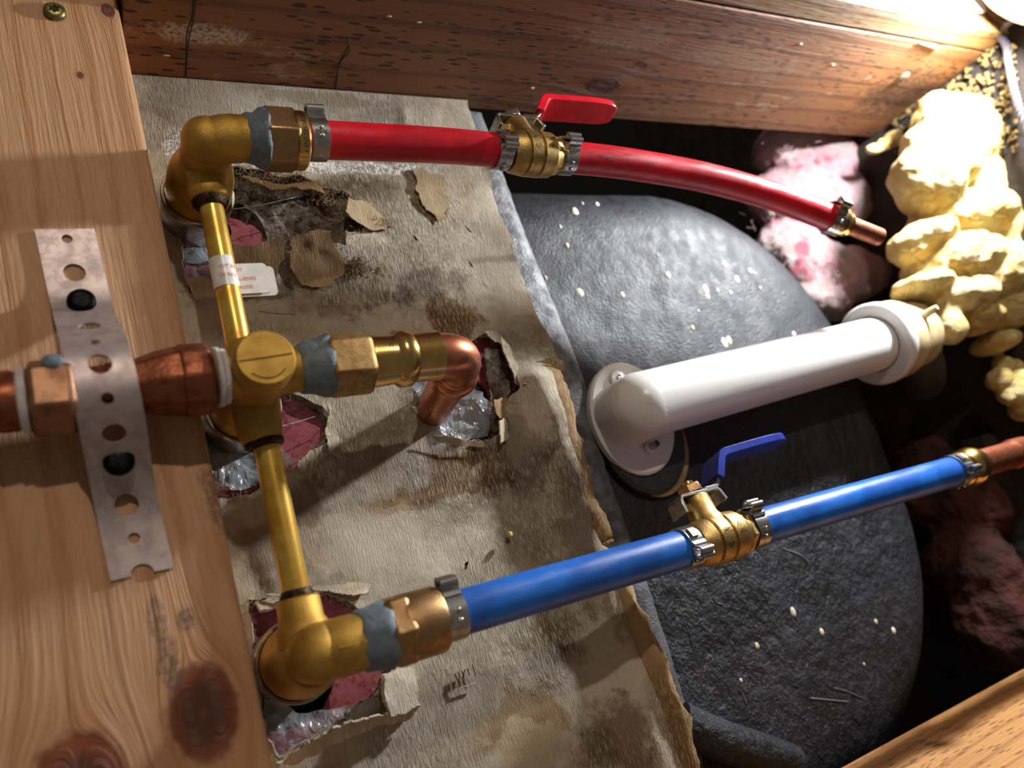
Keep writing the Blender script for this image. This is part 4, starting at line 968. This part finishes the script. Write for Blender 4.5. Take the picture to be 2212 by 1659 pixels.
def ball_valve(c, d, xl, xr, grip, label, marks):
    """forged brass body along x, stem leaning up the bay, plated lever with dipped grip"""
    d = Vector(d).normalized(); c = Vector(c); t = thing('ball_valve', label, 'valve', c)
    L = xr - xl; o = c - d * L / 2
    prof = [(0, 7.0), (0, 8.6), (1.2, 9.4), (L * .24, 10.2), (L * .25, 9.5), (L * .29, 9.5), (L * .30, 10.5), (L * .52, 10.7), (L * .53, 10.0), (L * .57, 10.0), (L * .58, 10.8), (L * .84, 10.4), (L * .86, 9.8), (L * .92, 9.2), (L, 8.6), (L, 7)]
    mb = MB(); lathe(mb, o, d, prof, 44); b = part('body', mb, 'brass_forged', t, angle=35)
    mb = MB(); lathe(mb, o + d * (L - .4), d, [(0, 8.8), (.4, 9.4), (2.6, 9.4), (3, 8.8)], 6, .3); part('hex_end', mb, 'brass_forged', t, bevel=.4)
    mb = MB()
    for (body, k, an, sz) in marks: wrap_text(mb, body, sz, o + d * L * k, 10.8, an, along=True)
    part('embossing', mb, 'solder_dark', t)
    s_ = Vector((0, .24, 1)).normalized(); base = c - d * 1.5
    mb = MB(); lathe(mb, base + s_ * 6, s_, [(0, 8.6), (3, 7.6), (5, 6.6), (13.5, 6.2), (14, 5.6)], 32); part('stem_tower', mb, 'brass_forged', t)
    mb = MB(); box(mb, base + s_ * 16 + Vector((-11.5, -2.5, -2)), base + s_ * 16 + Vector((-5, 2.5, 2))); part('stop_lug', mb, 'brass_forged', t, bevel=.6)
    top = base + s_ * 20.6
    lev = bpy.data.objects.new('lever', None); link(lev, t); lev.location = (top - c) / 1000
    wd = Vector((0, 1, -.24)).normalized()
    mb = MB(); ribbon(mb, [top + d * -11.6 - s_ * 7.5, top + d * -11.2 - s_ * 1.6, top + d * -10.2, top - d * 4, top + d * 4, top + d * 10.2, top + d * 11.4 - s_ * 1.4, top + d * 12.6 - s_ * 6], wd, 10.5, 1.7); part('stop_plate', mb, 'steel', lev, angle=50, bevel=.3)
    P_ = [top + d * 4 + s_ * .9, top + d * 10 + s_ * 1.0, top + d * 12.5 + s_ * 2.0, top + d * 15.5 + s_ * 6.0]
    mb = MB(); ribbon(mb, spline(P_, 5), wd, 10.5, 1.7); part('arm', mb, 'steel', lev, angle=50, bevel=.3)
    Q = spline([top + d * 14.0 + s_ * 4.2, top + d * 16.5 + s_ * 7.6, top + d * 20.4 + s_ * 13.0, top + d * 23.5 + s_ * 15.0, top + d * 30 + s_ * 15.6, top + d * 48 + s_ * 16.6, top + d * 67 + s_ * 17.2], 6)
    n = len(Q); wds = [14.0] * n
    for k in range(5): wds[n - 1 - k] = 14.0 - [5.5, 2.6, 1.2, .5, .1][k]
    mb = MB(); ribbon(mb, Q, wd, wds, 4.0); part('grip', mb, grip, lev, angle=45, bevel=1.5, label='dipped vinyl grip')
    mb = MB(); lathe(mb, top + s_ * .6, s_, [(0, 5.2), (.5, 5.8), (4.2, 5.8), (4.8, 5.0)], 6, .2); part('nut', mb, 'steel' if grip == 'red_vinyl' else 'bronze', lev, bevel=.4)
    mb = MB(); lathe(mb, top + s_ * 4.6, s_, [(0, 3.0), (2.2, 3.0), (2.6, 2.4)], 18); part('threaded_end', mb, 'brass_shiny', lev)
    return t
xr0, xr1 = X(1098, 329), X(1198, 337)
cR = (rp(1098, 329) + rp(1198, 337)) / 2
ball_valve(cR, rp(1198, 337) - rp(1098, 329), xr0, xr1, 'red_vinyl', 'brass ball valve with red lever on the red pipe', [('UPC', .41, .2, 2.6), ('LF', .41, -.25, 3.0), ('FNW', .71, .2, 2.3), ('F', .71, -.25, 2.8)])
xb0, xb1 = X(1500, 1180), X(1600, 1152)
ball_valve(bp((xb0 + xb1) / 2), dx1, xb0, xb1, 'blue_vinyl', 'brass ball valve with blue lever on the blue pipe', [('UPC', .41, .25, 2.6), ('LF', .41, -.35, 3.0), ('X7', .71, .4, 2.6), ('FN', .71, .05, 2.6)])

# far ends: brass stubs and copper
e = rp(1808, 477); dd_ = (rp(1795, 472) - rp(1720, 443)).normalized()
t = thing('brass_coupling', 'small brass coupling with copper stub beyond the red pipe', 'fitting', e)
mb = MB(); lathe(mb, e - dd_ * 1.5, dd_, [(0, 7.2), (1, 8.6), (4, 8.6), (6, 7.2), (9, 7.0)], 28); part('collar', mb, 'brass_shiny', t)
mb = MB(); sweep(mb, [e + dd_ * 6, e + dd_ * 34], [5.4, 5.2], 20); part('copper_stub', mb, 'copper_flux', t)
e = bp(xend + 3)
t = thing('brass_coupling', 'polished brass coupling with ringed collar beyond the blue pipe', 'fitting', e)
mb = MB(); lathe(mb, e, dx1, [(0, 8.6), (1.5, 9.4), (4, 9.6), (6, 8.6), (9, 9.8), (12, 10.6), (15, 10.2), (17.5, 8.4), (20, 8.0)], 36); part('collar', mb, 'brass_shiny', t)
e2 = bp(xend + 20)
mb = MB(); sweep(mb, [e2, e2 + Vector((40, 0, 0)), bp(574)], 7.6, 24); lathe(mb, e2 + Vector((36, 0, 0)), dx1, [(0, 7.6), (1, 8.6), (14, 8.6), (15, 7.6)], 24)
single('copper_pipe', mb, 'copper_flux', 'dark tarnished copper pipe leaving at the right edge past the brass coupling', 'pipe', e2)

# ================================================================== foam, insulation, lamp, debris
def lumps(name, balls, mat, parent, voxel, disp, loc=None, seed=0):
    mb = MB()
    for (px, py, y, rx, ry, rz) in balls: ball(mb, at(px, py, y), (rx, ry, rz), 20, 12)
    o = part(name, mb, mat, parent, loc, angle=180)
    r = o.modifiers.new('remesh', 'REMESH'); r.mode = 'VOXEL'; r.voxel_size = voxel / 1000; r.use_smooth_shade = True
    s = o.modifiers.new('smooth', 'SMOOTH'); s.iterations = 6; s.factor = .5
    for i, (size, amp) in enumerate(disp):
        tx = bpy.data.textures.new(name + '_relief', 'CLOUDS'); tx.noise_scale = size / 1000; tx.noise_depth = 2
        d = o.modifiers.new('relief', 'DISPLACE'); d.texture = tx; d.strength = amp / 1000; d.mid_level = .5; d.texture_coords = 'LOCAL'
    return o
fm = thing('spray_foam', 'large lumpy mass of yellow expanding foam glaring beside the lamp', 'foam', at(2070, 500, -20))
lumps('foam_mass', [(2080, 300, -52, 32, 28, 34), (2040, 270, -52, 22, 22, 26), (2120, 240, -54, 24, 24, 24), (2000, 390, -44, 20, 26, 26), (2030, 340, -50, 26, 26, 28), (2150, 380, -48, 44, 32, 36),
      (2080, 480, -36, 48, 34, 22), (2170, 500, -38, 46, 36, 30), (1990, 520, -32, 22, 24, 12), (1975, 545, -30, 12, 14, 8), (2070, 570, -32, 46, 32, 20), (1990, 620, -30, 22, 22, 10), (1960, 622, -28, 10, 12, 7), (2150, 600, -34, 44, 34, 22), (2060, 650, -28, 30, 26, 16), (2042, 700, -30, 12, 12, 14), (2100, 690, -26, 20, 20, 10), (2160, 670, -26, 34, 28, 16)],
      'foam', fm, 1.6, [(40, 9), (14, 4), (6, 1.4)])
lumps('foam_dribble', [(2150, 740, -20, 16, 18, 8), (2190, 740, -18, 18, 18, 8), (2168, 790, -16, 6, 8, 8), (2160, 820, -16, 8, 10, 9), (2175, 850, -16, 6, 8, 8)], 'foam', fm, 1.2, [(14, 2.5)])
lumps('foam_dribble', [(2210, 790, -20, 12, 14, 12), (2205, 840, -20, 14, 14, 14), (2225, 880, -18, 14, 14, 10)], 'foam', fm, 1.2, [(16, 2.5)])
lumps('foam_dribble', [(1890, 322, -8, 10, 5, 4), (1912, 312, -8, 8, 5, 5), (1930, 300, -10, 8, 8, 6)], 'foam', fm, 1.0, [(8, 1.2)])
ins = thing('insulation', 'fluffy pink fiberglass wad between the brown stud and the foam', 'insulation', at(1740, 480, 30))
lumps('wad', [(1704, 330, 48, 32, 24, 24), (1774, 340, 42, 36, 24, 31), (1754, 420, 50, 38, 26, 31), (1694, 440, 58, 32, 24, 29), (1814, 430, 46, 28, 22, 31), (1694, 540, 58, 30, 24, 22), (1754, 580, 50, 36, 24, 24), (1814, 600, 46, 36, 22, 24), (1774, 650, 48, 30, 20, 17), (1864, 600, 44, 25, 20, 15), (1734, 590, 54, 28, 22, 22)],
      'fiberglass', ins, 2.0, [(34, 10), (14, 5), (5, 2.5)])
mb = MB()
for k in range(420):
    px, py = random.choice([(1690, 330), (1760, 340), (1740, 420), (1800, 430), (1680, 540), (1740, 580), (1800, 600), (1850, 600), (1720, 300), (1650, 480)])
    p = at(px + random.gauss(14, 22), py + random.gauss(0, 20), random.uniform(20, 40)); q = Vector((random.gauss(0, 1), random.gauss(0, .6), random.gauss(0, 1))).normalized() * random.uniform(4, 11)
    m_ = p + q * .5 + Vector((random.gauss(0, 2), random.gauss(0, 1.5), random.gauss(0, 2))); sweep(mb, [p, m_, p + q], .07, 3, cap=False)
part('loose_fibres', mb, 'fiber', ins)['kind'] = 'stuff'
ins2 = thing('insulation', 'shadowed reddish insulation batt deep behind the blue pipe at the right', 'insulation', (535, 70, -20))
lumps('wad', [(2080, 1100, 60, 26, 40, 40), (2100, 1250, 60, 26, 40, 40), (2000, 1050, 80, 30, 40, 40), (2150, 1350, 50, 20, 36, 30), (1950, 900, 90, 30, 40, 30)], 'shaded_fiberglass', ins2, 3.0, [(34, 14), (12, 6)])
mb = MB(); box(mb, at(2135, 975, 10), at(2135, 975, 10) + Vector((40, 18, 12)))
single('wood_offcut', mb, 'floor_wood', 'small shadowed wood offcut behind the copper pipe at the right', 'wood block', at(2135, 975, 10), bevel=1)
# debris on the floor around the foam
mb = MB(); rr = random.Random(9)
for k in range(420):
    px, py = rr.uniform(1930, 2200), rr.uniform(95, 330)
    r = ROT @ np.array([(px - CX) / FPX, 1.0, -(py - CY) / FPX]); t_ = 573.5 / r[0]; p = Vector((573.5 - rr.uniform(0, 3), -HCAM + t_ * r[1], t_ * r[2]))
    if p.z > 330 or p.y < -300: continue
    a, b, c_ = rr.uniform(.4, 1.2), rr.uniform(.6, 2.6) * rr.choice((.6, 1, 1.3)), rr.uniform(.4, 1.4); ang = rr.uniform(0, 3.14)
    u = Vector((0, math.cos(ang), math.sin(ang))); v = Vector((0, -math.sin(ang), math.cos(ang))); w_ = Vector((1, 0, 0))
    vs = [p + u * b * i + v * c_ * j + w_ * a * k2 for i in (-1, 1) for j in (-1, 1) for k2 in (-1, 1)]
    mb.add(vs, [(0, 1, 3, 2), (4, 6, 7, 5), (0, 4, 5, 1), (2, 3, 7, 6), (0, 2, 6, 4), (1, 5, 7, 3)])
o = single('floor_debris', mb, 'chip', 'scattered foam and wood crumbs on the floor behind the foam', 'debris', (574, -60, 250)); o['kind'] = 'stuff'

lamp = thing('work_lamp', 'glaring round white work lamp in the top right corner', 'lamp', LAMP_POS)
ldir = (Vector((360, 0, 120)) - LAMP_POS).normalized()
mb = MB(); lathe(mb, LAMP_POS, ldir, [(0, 15), (2, 14.6), (5, 12.6), (7, 9), (8, 5), (8.4, .5)], 40, cap=False); part('diffuser', mb, 'lamp_glow', lamp, angle=80)
mb = MB(); lathe(mb, LAMP_POS, ldir, [(.4, 14.6), (.8, 26), (-1, 33), (-4, 35), (-14, 34), (-24, 26), (-28, 8)], 40); part('housing', mb, 'lamp_shell', lamp)
back = LAMP_POS - ldir * 24; grip_pt = Vector((back.x + 4, -108.5, 284))
mb = MB(); sweep(mb, spline([back, back + Vector((6, 4, 16)), grip_pt + Vector((2, -16, 8)), grip_pt + Vector((0, -1, 0))], 6), 4.0, 16); part('clip_arm', mb, 'lamp_shell', lamp)
mb = MB(); box(mb, grip_pt + Vector((-10, -2.5, -12)), grip_pt + Vector((10, 1, 14))); part('clip_plate', mb, 'lamp_shell', lamp, bevel=1)
# braided cord
cd = thing('braided_cord', 'grey-mauve braided cord hanging at the right edge beside the foam', 'cord', at(2190, 150, -104))
cp = spline([LAMP_POS - ldir * 16 + Vector((20, 8, -12)), at(2164, 60, -108), at(2174, 100, -104), at(2182, 150, -104), at(2192, 200, -102), at(2206, 245, -100), at(2232, 310, -98)], 14)
for s_ in range(3):
    mb = MB(); pts = []
    for i, p in enumerate(cp):
        t_ = (cp[min(i + 1, len(cp) - 1)] - cp[max(i - 1, 0)]).normalized(); _, u, v = frame(t_); a = i * .75 + s_ * 2 * math.pi / 3
        pts.append(p + (u * math.cos(a) + v * math.sin(a)) * 1.3)
    sweep(mb, pts, 1.5, 10); part('strand', mb, 'cord', cd)
